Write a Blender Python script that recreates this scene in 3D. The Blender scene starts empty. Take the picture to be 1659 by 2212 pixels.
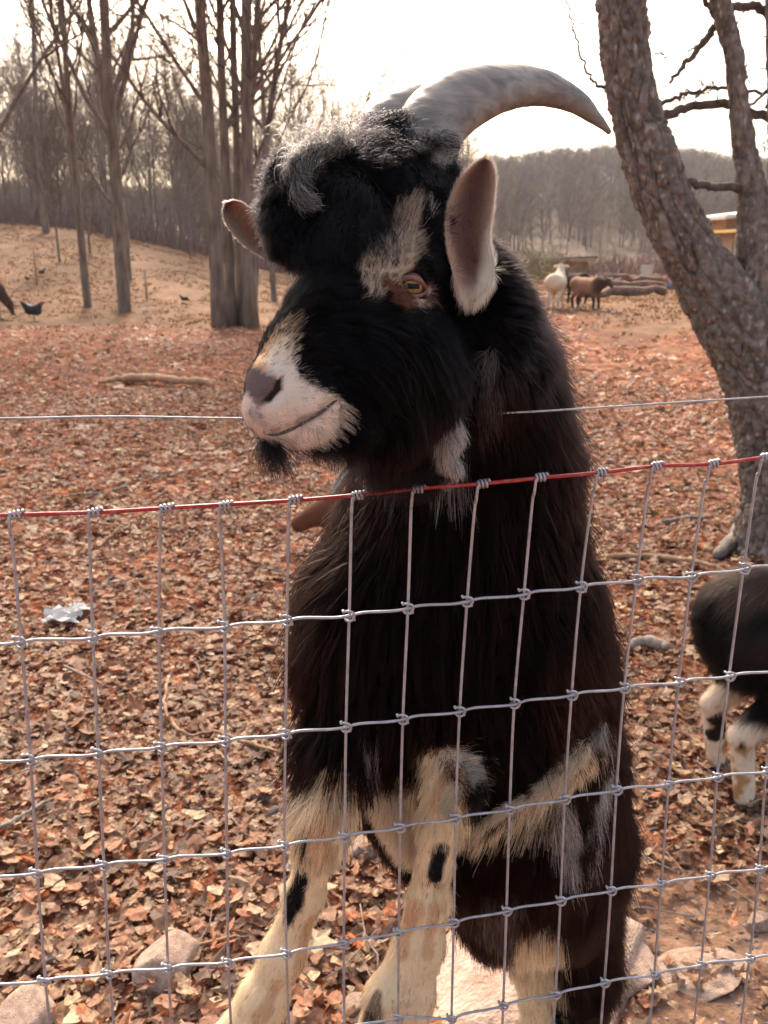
import bpy, math, random, os
import numpy as np
from mathutils import Vector, noise as mnoise
from mathutils.bvhtree import BVHTree
random.seed(7); rng = np.random.default_rng(7)
SC = bpy.context.scene; COL = SC.collection
R = math.radians
# ------------------------------------------------------------------ camera, sky, sun, exposure
CAM_H = 1.30; PITCH = R(16.0); F = 1850.0; PW, PH = 1659.0, 2212.0      # picture measured on a 1659x2212 grid
cd = bpy.data.cameras.new('camera'); cam = bpy.data.objects.new('camera', cd); COL.objects.link(cam)
cam.location = (0, 0, CAM_H); cam.rotation_euler = (R(90)-PITCH, 0, 0)
cd.sensor_fit = 'VERTICAL'; cd.sensor_height = 36.0; cd.lens = 36.0*F/PH
cd.clip_start = 0.05; cd.clip_end = 3000
cd.dof.use_dof = True; cd.dof.focus_distance = 0.70; cd.dof.aperture_fstop = 15.0
SC.camera = cam
HAZE = .0007
SUN_EL, SUN_AZ = R(40), R(-12)          # ahead of the camera, a little left
w = bpy.data.worlds.new('World'); SC.world = w; w.use_nodes = True
nt = w.node_tree; bg = nt.nodes['Background']
sky = nt.nodes.new('ShaderNodeTexSky'); sky.sky_type = 'NISHITA'; sky.sun_disc = False
sky.sun_elevation = SUN_EL; sky.sun_rotation = SUN_AZ
sky.air_density = 1.0; sky.dust_density = 6.0; sky.ozone_density = 0.6; sky.altitude = 100
tint = nt.nodes.new('ShaderNodeMix'); tint.data_type = 'RGBA'; tint.blend_type = 'MULTIPLY'; tint.inputs[0].default_value = 1; tint.inputs[7].default_value = (1.08, .98, .87, 1)
nt.links.new(sky.outputs[0], tint.inputs[6]); nt.links.new(tint.outputs[2], bg.inputs[0]); bg.inputs[1].default_value = 0.15
sl = bpy.data.lights.new('sun', 'SUN'); so = bpy.data.objects.new('sun', sl); COL.objects.link(so)
sl.energy = 2.8; sl.angle = R(8.0); sl.color = (1.0, 0.89, 0.76)
so.rotation_euler = (-(math.pi/2-SUN_EL), 0, -SUN_AZ); so.location = (0, 0, 30)
vs = SC.view_settings; vs.view_transform = 'Standard'; vs.look = 'None'; vs.gamma = 1.0
vs.exposure = 1.5; vs.use_curve_mapping = False
SC.render.engine = 'CYCLES'
cy = SC.cycles
cy.use_denoising = True
cy.max_bounces = 8; cy.diffuse_bounces = 3; cy.glossy_bounces = 3; cy.transmission_bounces = 4; cy.transparent_max_bounces = 8; cy.volume_bounces = 0
SC.cycles_curves.shape = 'RIBBONS'; SC.cycles_curves.subdivisions = 2
# ------------------------------------------------------------------ helpers
ct, st_ = math.cos(PITCH), math.sin(PITCH)
FWD = np.array([0, ct, -st_]); DOWN = np.array([0, -st_, -ct]); RIGHT = np.array([1., 0, 0])
CP = np.array([0, 0, CAM_H])
def ray(px, py):
    return FWD + RIGHT*((px-PW/2)/F) + DOWN*((py-PH/2)/F)
def U(px, py, Z):
    return CP + ray(px, py)*Z
def tag(o, label=None, cat=None, group=None, kind=None):
    if label: o['label'] = label
    if cat: o['category'] = cat
    if group: o['group'] = group
    if kind: o['kind'] = kind
    return o
def empty(name, loc=(0,0,0), rz=0, s=1):
    o = bpy.data.objects.new(name, None); COL.objects.link(o)
    o.location = loc; o.rotation_euler = (0, 0, rz); o.scale = (s, s, s); o.empty_display_size = .1
    return o
class MB:
    """collects vertices and faces, with an optional colour per vertex"""
    def __init__(s): s.v = []; s.f3 = []; s.f4 = []; s.c = []; s.n = 0
    def add(s, v, quads=None, tris=None, col=None):
        v = np.asarray(v, float).reshape(-1, 3); s.v.append(v)
        if quads is not None and len(quads): s.f4.append(np.asarray(quads, int)+s.n)
        if tris is not None and len(tris): s.f3.append(np.asarray(tris, int)+s.n)
        if col is not None:
            c = np.asarray(col, float); c = np.broadcast_to(c, (len(v), 3)) if c.ndim == 1 else c
            s.c.append(c)
        s.n += len(v)
    def tube(s, pts, rad, sides=6, col=None, cap=True):
        pts = np.asarray(pts, float); n = len(pts); rad = np.broadcast_to(np.asarray(rad, float), (n,))
        t = np.gradient(pts, axis=0); t /= np.linalg.norm(t, axis=1)[:, None]+1e-12
        a = np.array([0, 0, 1.]) if abs(t[0][2]) < .9 else np.array([1., 0, 0])
        u = np.cross(t[0], a); u /= np.linalg.norm(u); us = [u]
        for i in range(1, n):
            u = us[-1]-t[i]*np.dot(us[-1], t[i]); u /= np.linalg.norm(u)+1e-12; us.append(u)
        us = np.array(us); ws = np.cross(t, us)
        ang = np.arange(sides)*2*math.pi/sides
        v = pts[:, None]+rad[:, None, None]*(np.cos(ang)[None, :, None]*us[:, None]+np.sin(ang)[None, :, None]*ws[:, None])
        i = np.arange(n-1)[:, None]; j = np.arange(sides)[None]; j2 = (j+1) % sides
        q = np.stack([i*sides+j, i*sides+j2, (i+1)*sides+j2, (i+1)*sides+j], -1).reshape(-1, 4)
        tr = None; vv = v.reshape(-1, 3)
        if cap:
            vv = np.vstack([vv, pts[0], pts[-1]]); j = np.arange(sides); a0 = n*sides
            tr = np.vstack([np.stack([(j+1) % sides, j, np.full(sides, a0)], -1),
                            np.stack([(n-1)*sides+j, (n-1)*sides+(j+1) % sides, np.full(sides, a0+1)], -1)])
        s.add(vv, q, tr, col)
    def box(s, c, d, M=None, col=None):
        x, y, z = np.array(d)/2
        v = np.array([[-x,-y,-z],[x,-y,-z],[x,y,-z],[-x,y,-z],[-x,-y,z],[x,-y,z],[x,y,z],[-x,y,z]])
        if M is not None: v = v @ np.asarray(M).T
        s.add(v+np.array(c), [[0,3,2,1],[4,5,6,7],[0,1,5,4],[1,2,6,5],[2,3,7,6],[3,0,4,7]], None, col)
    def mesh(s, name, mat, smooth=True):
        return mesh_np(name, np.vstack(s.v), np.vstack(s.f4) if s.f4 else None, np.vstack(s.f3) if s.f3 else None, mat, smooth,
                       np.vstack(s.c) if s.c else None)
    def build(s, name, mat, parent=None, smooth=True):
        o = bpy.data.objects.new(name, s.mesh(name, mat, smooth)); COL.objects.link(o)
        if parent is not None: o.parent = parent
        return o
def mesh_np(name, v, q, t, mat, smooth=True, col=None):
    m = bpy.data.meshes.new(name); nq = 0 if q is None else len(q); ntr = 0 if t is None else len(t)
    m.vertices.add(len(v)); m.vertices.foreach_set('co', v.astype('f').ravel())
    li = np.concatenate([a.ravel() for a in (q, t) if a is not None and len(a)]).astype('i')
    m.loops.add(len(li)); m.loops.foreach_set('vertex_index', li)
    ls = np.concatenate([np.arange(nq)*4, nq*4+np.arange(ntr)*3]).astype('i')
    m.polygons.add(nq+ntr); m.polygons.foreach_set('loop_start', ls)
    m.polygons.foreach_set('use_smooth', np.full(nq+ntr, smooth))
    m.update(calc_edges=True); m.validate()
    if col is not None:
        a = m.color_attributes.new('coat', 'FLOAT_COLOR', 'POINT')
        a.data.foreach_set('color', np.hstack([col, np.ones((len(col), 1))]).astype('f').ravel())
    if mat is not None: m.materials.append(mat)
    return m
def obj(name, mesh, parent=None, loc=None, rot=None, scale=None):
    o = bpy.data.objects.new(name, mesh); COL.objects.link(o)
    if parent is not None: o.parent = parent
    if loc is not None: o.location = loc
    if rot is not None: o.rotation_euler = rot
    if scale is not None: o.scale = scale
    return o
def copy_tree(o, parent=None):
    c = o.copy(); COL.objects.link(c); c.parent = parent
    for ch in list(o.children): copy_tree(ch, c)
    return c
def catmull(P, n=8):
    P = np.asarray(P, float); Q = np.vstack([2*P[0]-P[1], P, 2*P[-1]-P[-2]]); out = []
    for i in range(1, len(Q)-2):
        t = np.linspace(0, 1, n, endpoint=False)[:, None]
        a, b, c, d = Q[i-1], Q[i], Q[i+1], Q[i+2]
        out.append(.5*((2*b)+(-a+c)*t+(2*a-5*b+4*c-d)*t**2+(-a+3*b-3*c+d)*t**3))
    out.append(P[-1][None]); return np.vstack(out)
def sstep(a, b, x):
    t = np.clip((x-a)/(b-a), 0, 1); return t*t*(3-2*t)
# value noise on points (numpy), about -1..1
def _hash(ix, iy, iz, seed=0):
    h = (ix*374761393 + iy*668265263 + iz*2147483647 + seed*974711) & 0xffffffff
    h = ((h ^ (h >> 13))*1274126177) & 0xffffffff
    h = (h ^ (h >> 16)); h = (h*2246822519) & 0xffffffff; h = h ^ (h >> 15)
    return (h & 0xffffff)/float(0xffffff)*2-1
def vnoise(p, seed=0):
    p = np.asarray(p, float); i = np.floor(p).astype(np.int64); f = p-i; f = f*f*(3-2*f)
    r = 0
    for dx in (0, 1):
        for dy in (0, 1):
            for dz in (0, 1):
                wgt = (f[..., 0] if dx else 1-f[..., 0])*(f[..., 1] if dy else 1-f[..., 1])*(f[..., 2] if dz else 1-f[..., 2])
                r = r+wgt*_hash(i[..., 0]+dx, i[..., 1]+dy, i[..., 2]+dz, seed)
    return r
def fbm(p, o=3, seed=0):
    r = 0; a = 1; s = 0
    for k in range(o):
        r = r+a*vnoise(np.asarray(p)*2**k+17.3*k, seed+k); s += a; a *= .5
    return r/s
# ------------------------------------------------------------------ materials
def mat(name, col, rough=.7, metal=0., col2=None, scale=20., detail=6., bump=0., bscale=None, attr=None, spec=.5, ramp=(.35,.65), stretch=None, attrmix=0.):
    m = bpy.data.materials.new(name); m.use_nodes = True; n = m.node_tree.nodes; L = m.node_tree.links
    p = n['Principled BSDF']; p.inputs['Roughness'].default_value = rough; p.inputs['Metallic'].default_value = metal
    p.inputs['Specular IOR Level'].default_value = spec
    p.inputs['Base Color'].default_value = (*col, 1)
    tc = n.new('ShaderNodeTexCoord'); vec = tc.outputs['Object']
    if stretch:
        mp = n.new('ShaderNodeMapping'); mp.inputs['Scale'].default_value = stretch; L.new(vec, mp.inputs[0]); vec = mp.outputs[0]
    last = None
    if col2 is not None:
        t = n.new('ShaderNodeTexNoise'); t.inputs['Scale'].default_value = scale; t.inputs['Detail'].default_value = detail
        L.new(vec, t.inputs['Vector'])
        r = n.new('ShaderNodeValToRGB'); r.color_ramp.elements[0].position = ramp[0]; r.color_ramp.elements[1].position = ramp[1]
        r.color_ramp.elements[0].color = (*col, 1); r.color_ramp.elements[1].color = (*col2, 1)
        L.new(t.outputs['Fac'], r.inputs[0]); last = r.outputs[0]
        L.new(last, p.inputs['Base Color'])
    if attr:
        a = n.new('ShaderNodeAttribute'); a.attribute_name = attr
        if last is None: L.new(a.outputs['Color'], p.inputs['Base Color'])
        else:
            mx = n.new('ShaderNodeMix'); mx.data_type = 'RGBA'; mx.blend_type = 'MULTIPLY'; mx.inputs[0].default_value = 1.0
            L.new(a.outputs['Color'], mx.inputs[6]); L.new(last, mx.inputs[7]); L.new(mx.outputs[2], p.inputs['Base Color'])
    if bump:
        t = n.new('ShaderNodeTexNoise'); t.inputs['Scale'].default_value = bscale or scale*2; t.inputs['Detail'].default_value = 8
        L.new(vec, t.inputs['Vector'])
        b = n.new('ShaderNodeBump'); b.inputs['Strength'].default_value = 1.0; b.inputs['Distance'].default_value = bump
        L.new(t.outputs['Fac'], b.inputs['Height']); L.new(b.outputs[0], p.inputs['Normal'])
    return m
# ------------------------------------------------------------------ ground
def hgt(x, y):
    x = np.asarray(x, float); y = np.asarray(y, float)
    yy = np.maximum(y, .5); ax = x/yy                           # lateral direction
    right = sstep(-.15, .2, ax)
    h = (.12+.46*right)*sstep(6, 17, y)
    L = .25+3.05*sstep(0, -.42, ax)
    h = h+L*sstep(17, 46, y)
    h = h+sstep(60, 235, y)*(19+4*np.exp(-((ax-.26)/.12)**2)-9*sstep(.05, -.3, ax))+sstep(235, 500, y)*3
    h = h+.03*vnoise(np.stack([x*.6, y*.6, 0*x], -1), 3)*sstep(2, 5, y)+.2*vnoise(np.stack([x*.12, y*.12, 0*x], -1), 5)*sstep(14, 30, y)*.4
    h = h+.012*vnoise(np.stack([x*4, y*4, 0*x], -1), 9)
    return h
def ghit(px, py):
    d = ray(px, py); s = np.concatenate([np.linspace(.8, 12, 600), np.geomspace(12, 300, 900)[1:]])
    P = CP+s[:, None]*d; below = P[:, 2] < hgt(P[:, 0], P[:, 1])
    k = int(np.argmax(below)) if below.any() else len(s)-1
    p = P[k]; return np.array([p[0], p[1], float(hgt(p[0], p[1]))]), s[k]
def ground_at(px, y):           # the ground point at forward distance y along an image column
    d = ray(px, 576); x = d[0]/d[1]*y
    return np.array([x, y, float(hgt(x, y))])

rr = np.concatenate([np.linspace(.0, 4, 70), np.linspace(4, 14, 90)[1:], np.geomspace(14, 520, 110)[1:]])
aa = np.concatenate([np.linspace(-180, -45, 40), np.linspace(-45, 45, 260)[1:], np.linspace(45, 180, 40)[1:]])
A, RR = np.meshgrid(np.radians(aa), rr); X = RR*np.sin(A); Y = RR*np.cos(A); Zg = hgt(X, Y)
V = np.stack([X, Y, Zg], -1); nr, na = X.shape
i, j = np.meshgrid(np.arange(nr-1), np.arange(na-1), indexing='ij')
Q = np.stack([i*na+j, i*na+j+1, (i+1)*na+j+1, (i+1)*na+j], -1).reshape(-1, 4)[:, ::-1]
gm = bpy.data.materials.new('ground'); gm.use_nodes = True; n = gm.node_tree.nodes; L = gm.node_tree.links
p = n['Principled BSDF']; p.inputs['Roughness'].default_value = .95; p.inputs['Specular IOR Level'].default_value = .15
geo = n.new('ShaderNodeNewGeometry')
def _noise(scale, det=6, vec=None, dist=0):
    t = n.new('ShaderNodeTexNoise'); t.inputs['Scale'].default_value = scale; t.inputs['Detail'].default_value = det
    t.inputs['Distortion'].default_value = dist; L.new(vec or geo.outputs['Position'], t.inputs['Vector']); return t.outputs['Fac']
def _ramp(fac, stops):
    r = n.new('ShaderNodeValToRGB'); e = r.color_ramp.elements
    while len(e) < len(stops): e.new(.5)
    for k, (pos, c) in enumerate(stops): e[k].position = pos; e[k].color = (*c, 1)
    L.new(fac, r.inputs[0]); return r.outputs[0]
def _mix(f, a, b, mode='MIX'):
    m = n.new('ShaderNodeMix'); m.data_type = 'RGBA'; m.blend_type = mode
    if isinstance(f, float): m.inputs[0].default_value = f
    else: L.new(f, m.inputs[0])
    L.new(a, m.inputs[6]); L.new(b, m.inputs[7]); return m.outputs[2]
vor = n.new('ShaderNodeTexVoronoi'); vor.inputs['Scale'].default_value = 22; vor.inputs['Randomness'].default_value = 1
wp = n.new('ShaderNodeMapping'); L.new(geo.outputs['Position'], wp.inputs[0])
L.new(wp.outputs[0], vor.inputs['Vector'])
sep = n.new('ShaderNodeSeparateColor'); L.new(vor.outputs['Color'], sep.inputs[0])
litter = _ramp(sep.outputs[0], [(0, (.07,.025,.014)), (.35, (.20,.066,.034)), (.7, (.31,.11,.055)), (1, (.42,.20,.11))])
grassn = _noise(14, 8)
grass = _ramp(grassn, [(.25, (.105,.058,.036)), (.5, (.18,.103,.06)), (.75, (.27,.16,.085))])
woodf = _ramp(_noise(1.2, 8), [(.3, (.095,.068,.056)), (.7, (.17,.125,.10))])
dirt = _ramp(_noise(9, 9), [(.3, (.16,.095,.065)), (.7, (.36,.23,.16))])
ca = n.new('ShaderNodeAttribute'); ca.attribute_name = 'coat'; sc3 = n.new('ShaderNodeSeparateColor'); L.new(ca.outputs['Color'], sc3.inputs[0])
c = _mix(sc3.outputs[0], litter, grass); c = _mix(sc3.outputs[1], c, woodf); c = _mix(sc3.outputs[2], c, dirt)
big = _ramp(_noise(.5, 5), [(.3, (.72,.72,.72)), (.7, (1.15,1.1,1.05))])
mid = _ramp(_noise(3.5, 8), [(.35, (.6,.55,.52)), (.65, (1.12,1.1,1.05))]); c = _mix(1.0, c, mid, 'MULTIPLY'); c = _mix(1.0, c, big, 'MULTIPLY'); L.new(c, p.inputs['Base Color'])
b = n.new('ShaderNodeBump'); b.inputs['Distance'].default_value = .02; L.new(_noise(35, 8), b.inputs['Height']); L.new(b.outputs[0], p.inputs['Normal'])
ax = X/np.maximum(Y, .5); nz = vnoise(np.stack([X*.5, Y*.5, 0*X], -1), 21)*.9+vnoise(np.stack([X*1.6, Y*1.6, 0*X], -1), 22)*.5
edge = 17.3-4.6*sstep(.02, .3, ax)
gr = sstep(-1.2, 1.6, Y-edge+nz*3.0)
gr = np.maximum(gr, .55*sstep(.1, .5, ax)*sstep(.1, .7, vnoise(np.stack([X*.9, Y*.9, 0*X], -1), 30)))
wd = sstep(44, 56, Y+nz*2)
drt = sstep(.36, .56, X+nz*.06)*sstep(1.78, 1.5, Y+nz*.1)
cg = np.stack([gr, wd, drt], -1).reshape(-1, 3)
ground = obj('ground', mesh_np('ground', V.reshape(-1, 3), Q, None, gm, True, cg)); tag(ground, kind='structure', label='brown leaf-strewn paddock rising to dry tan grass and a wooded hill')

# ------------------------------------------------------------------ fallen leaves
def leaf_template(k):
    r = random.Random(100+k); V = []; n = 0
    kind = (0, 1, 2, 2, 3)[k % 5]
    if kind == 0:       # maple: five pointed lobes
        lob = [(-150, .35), (-118, .70), (-88, .52), (-60, .92), (-28, .60), (0, 1.08), (28, .58), (60, .95), (88, .50), (118, .72), (150, .35), (180, .12)]
    elif kind == 1:     # oak: long with rounded lobes
        lob = [(-165, .7), (-140, .45), (-112, .52), (-90, .28), (-62, .5), (-40, .42), (-22, .85), (0, 1.2), (22, .85), (40, .42), (62, .5), (90, .28), (112, .52), (140, .45), (165, .7)]
    elif kind == 3:     # small crumb
        lob = [(a, .3+.35*r.random()) for a in (-140, -60, 10, 90)]
    else:               # broken or plain leaf
        lob = [(a, .45+.5*r.random()) for a in range(-170, 180, 36)]
    asp = r.uniform(.6, 1.05); cx, cyy = r.uniform(-1.8, 1.8), r.uniform(-1.1, 1.6)
    P = [(0, 0, 0)]
    for a, q in lob:
        q *= r.uniform(.72, 1.15); x = q*math.sin(R(a))*asp; y = q*math.cos(R(a))
        P.append((x, y, .24*cx*x*x+.20*cyy*y*y*(1 if r.random() > .2 else -.4)+r.uniform(-.07, .08)))
    m = len(lob); T = [[0, 1+i, 1+(i+1) % m] for i in range(m)]
    return np.array(P), np.array(T)[:, ::-1]
TPL = [leaf_template(k) for k in range(15)]
PAL = np.array([(.22,.066,.032), (.32,.105,.048), (.40,.15,.07), (.47,.215,.115), (.55,.31,.18), (.62,.42,.27), (.46,.13,.04), (.13,.045,.028), (.26,.10,.06), (.38,.19,.115), (.46,.25,.155)])
PALW = np.array([.12, .17, .18, .15, .09, .05, .05, .08, .05, .06, .05]); PALW /= PALW.sum()
lm = bpy.data.materials.new('dry_leaf'); lm.use_nodes = True; n = lm.node_tree.nodes; L = lm.node_tree.links
p = n['Principled BSDF']; p.inputs['Roughness'].default_value = .55; p.inputs['Specular IOR Level'].default_value = .35
a = n.new('ShaderNodeAttribute'); a.attribute_name = 'coat'; tn = n.new('ShaderNodeTexNoise'); tn.inputs['Scale'].default_value = 90
g_ = n.new('ShaderNodeNewGeometry'); L.new(g_.outputs['Position'], tn.inputs['Vector'])
rp = n.new('ShaderNodeValToRGB'); rp.color_ramp.elements[0].color = (.62,.6,.58,1); rp.color_ramp.elements[1].color = (1.25,1.2,1.15,1); rp.color_ramp.elements[0].position = .35; rp.color_ramp.elements[1].position = .65
L.new(tn.outputs['Fac'], rp.inputs[0]); mx = n.new('ShaderNodeMix'); mx.data_type = 'RGBA'; mx.blend_type = 'MULTIPLY'; mx.inputs[0].default_value = 1
L.new(a.outputs['Color'], mx.inputs[6]); L.new(rp.outputs[0], mx.inputs[7]); L.new(mx.outputs[2], p.inputs['Base Color'])
tr = n.new('ShaderNodeBsdfTranslucent'); L.new(mx.outputs[2], tr.inputs[0]); ms = n.new('ShaderNodeMixShader'); ms.inputs[0].default_value = .3
L.new(p.outputs[0], ms.inputs[1]); L.new(tr.outputs[0], ms.inputs[2]); L.new(ms.outputs[0], n['Material Output'].inputs[0])

def leaf_batch(N, r0, r1, size, lift, power=1.0, azm=40):
    """N leaves scattered on the ground between two distances"""
    az = np.radians(rng.uniform(-azm, azm, N)); rd = np.sqrt(rng.uniform(r0**2, r1**2, N))
    x = rd*np.sin(az); y = rd*np.cos(az)
    s = size*rng.lognormal(0, .32, N)
    return x, y, s, lift*rng.random(N)**2
allv, allt, allc = [], [], []; cnt = 0
def emit(x, y, s, lf, tiltmax=.45):
    global cnt
    N = len(x); z = hgt(x, y)+lf+.35*s
    k = rng.integers(0, len(TPL), N); yaw = rng.uniform(0, 6.283, N)
    tx = rng.normal(0, tiltmax*.6, N); ty = rng.normal(0, tiltmax*.6, N)
    pal = PAL[rng.choice(len(PAL), N, p=PALW)]*rng.uniform(.75, 1.25, N)[:, None]; nearf = sstep(4.5, 1.5, y)[:, None]; gm_ = pal.mean(1, keepdims=True); pal = pal*(1-nearf*.28)+(gm_*np.array([1.25, .98, .77]))*nearf*.28; pal = pal*.86+pal.mean(1, keepdims=True)*np.array([1.12, .98, .82])*.14; pal = pal*np.array([.95, 1.04, .97])*(1-.16*sstep(2, 5, y))[:, None]
    for q in range(len(TPL)):
        m = np.where(k == q)[0]
        if not len(m): continue
        P, T = TPL[q]; P = P*s[m][:, None, None]
        cx, sx = np.cos(tx[m])[:, None], np.sin(tx[m])[:, None]; cyv, sy = np.cos(ty[m])[:, None], np.sin(ty[m])[:, None]; cz, sz = np.cos(yaw[m])[:, None], np.sin(yaw[m])[:, None]
        a, b, c = P[..., 0], P[..., 1], P[..., 2]
        b, c = b*cx-c*sx, b*sx+c*cx
        a, c = a*cyv+c*sy, -a*sy+c*cyv
        a, b = a*cz-b*sz, a*sz+b*cz
        W = np.stack([a+x[m][:, None], b+y[m][:, None], c+z[m][:, None]], -1)
        nv = P.shape[1]
        allv.append(W.reshape(-1, 3)); allt.append((T[None]+(np.arange(len(m))*nv)[:, None, None]+cnt).reshape(-1, 3)); cnt += len(m)*nv
        allc.append(np.repeat(pal[m], nv, 0))
LS = 1.0
def keep_litter(x, y):                      # bare earth near the right, thinner towards the grass
    ax = x/np.maximum(y, .5); q = rng.random(len(x)); nzv = vnoise(np.stack([x*1.6, y*1.6, 0*x], -1), 22)
    bare = sstep(.36, .56, x+nzv*.06)*sstep(1.78, 1.5, y+nzv*.1)
    edge = 17.3-4.6*sstep(.02, .3, ax); far = sstep(-2.5, 1.2, y-edge+3.0*(vnoise(np.stack([x*.5, y*.5, 0*x], -1), 21)*.9+nzv*.5))
    patch = .5*sstep(.1, .5, ax)*sstep(.1, .7, vnoise(np.stack([x*.9, y*.9, 0*x], -1), 30))*sstep(2, 5, y)
    return q > np.maximum(np.maximum(bare*.82, far*.985), patch)
for (N, r0, r1, sz, lf) in ((15500, .5, 2.6, .0195, .016), (14000, .5, 3.2, .0105, .022), (25000, 2.6, 5.0, .0205, .016), (40000, 5.0, 9.5, .0255, .018), (30000, 9.5, 21., .040, .02)):
    x, y, s, l = leaf_batch(N, r0, r1, sz, lf); m = keep_litter(x, y); emit(x[m], y[m], s[m], l[m])
for (N, r0, r1, sz, lf) in ((6000, .5, 4., .024, .016), (14000, 4., 16., .042, .018)):      # thinner beyond the frame
    x, y, s, l = leaf_batch(N, r0, r1, sz, lf, azm=75); m = keep_litter(x, y) & (np.abs(x/y) > .8); emit(x[m], y[m], s[m], l[m])
fl = obj('fallen_leaves', mesh_np('fallen_leaves', np.vstack(allv), None, np.vstack(allt), lm, False, np.vstack(allc)))
tag(fl, 'dry brown maple and oak leaves thickly covering the paddock ground', 'leaves', kind='stuff')
# the leaves that show largest are pieces of the ground, each its own object
lmesh = []
for q in (1, 2, 3, 6, 7, 8, 11, 12, 13, 2, 0):
    P, T = TPL[q]
    for c in range(3):
        colr = PAL[random.choice([2, 3, 4, 5, 3, 6, 9, 10])]*random.uniform(.85, 1.15)
        lmesh.append(mesh_np('leaf', P, None, T, lm, False, np.repeat(colr[None], len(P), 0)))
k = 0
for _ in range(3000):
    if k >= 290: break
    px, py = random.uniform(-30, 1690), 2260-560*random.random()**1.3
    P0, Zz = ghit(px, py)
    if P0[0] > .40 and P0[1] < 1.7 and random.random() < .93: continue
    s = .0225*random.uniform(.7, 1.45)
    obj('leaf', random.choice(lmesh), ground, P0+np.array([0, 0, .022+.3*s]), (random.gauss(0, .3), random.gauss(0, .3), random.uniform(0, 6.28)), (s, s, s)); k += 1

# dry grass tufts on the far meadow
V_, C_ = [], []; N = 26000
az = np.radians(rng.uniform(-34, 34, N)); rd = np.sqrt(rng.uniform(10**2, 46**2, N)); x = rd*np.sin(az); y = rd*np.cos(az); ax_ = x/y
k = rng.random(N) < sstep(-1.5, 2.0, y-(17.3-4.6*sstep(.02, .3, ax_)))*.9+.04; k &= vnoise(np.stack([x*.7, y*.7, 0*x], -1), 41) > -.35; x, y = x[k], y[k]; z = hgt(x, y); n_ = len(x)
gcol = np.array([(.25,.14,.065), (.20,.105,.05), (.32,.19,.09), (.15,.08,.042)])[rng.integers(0, 4, n_)]
for b_ in range(5):
    a_ = rng.uniform(0, 6.283, n_); h_ = rng.uniform(.02, .07, n_); w_ = rng.uniform(.012, .03, n_); l_ = rng.normal(0, .6, n_)*h_; m_ = rng.uniform(0, 6.283, n_); ox, oy = rng.normal(0, .05, (2, n_))
    base = np.stack([x+ox, y+oy, z-.005], -1); s_ = np.stack([np.cos(a_)*w_, np.sin(a_)*w_, 0*w_], -1); tip = base+np.stack([np.cos(m_)*l_, np.sin(m_)*l_, h_], -1)
    V_.append(np.stack([base-s_, base+s_, tip], 1).reshape(-1, 3)); C_.append(np.repeat(gcol*rng.uniform(.8, 1.2, (n_, 1)), 3, 0))
V_ = np.vstack(V_); o = obj('dry_grass', mesh_np('dry_grass', V_, None, np.arange(len(V_)).reshape(-1, 3), lm, False, np.vstack(C_))); tag(o, 'short dry tan grass tufts over the far meadow', 'grass', kind='stuff')
# ------------------------------------------------------------------ bare trees
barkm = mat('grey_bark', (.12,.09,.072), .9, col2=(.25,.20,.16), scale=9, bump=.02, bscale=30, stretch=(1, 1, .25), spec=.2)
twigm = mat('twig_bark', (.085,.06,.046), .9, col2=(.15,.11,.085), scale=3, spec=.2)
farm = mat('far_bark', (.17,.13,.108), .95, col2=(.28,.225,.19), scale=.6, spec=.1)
def limb(mb, p, d, ln, r0, r1, ns, sides, wob, up, rnd, col=None):
    P = [np.array(p, float)]; d = np.array(d, float)/np.linalg.norm(d); seg = ln/ns
    for i in range(ns):
        d = d+np.array([rnd.gauss(0, wob), rnd.gauss(0, wob), rnd.gauss(0, wob)*.6+up]); d /= np.linalg.norm(d)
        P.append(P[-1]+d*seg)
    P = np.array(P); rad = np.linspace(r0, r1, ns+1); mb.tube(P, rad, sides, col, cap=False)
    return P, rad
def side_dir(t, ang, phi):
    a = np.array([0, 0, 1.]) if abs(t[2]) < .9 else np.array([1., 0, 0])
    u = np.cross(t, a); u /= np.linalg.norm(u); w = np.cross(t, u)
    return t*math.cos(ang)+(u*math.cos(phi)+w*math.sin(phi))*math.sin(ang)
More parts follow.
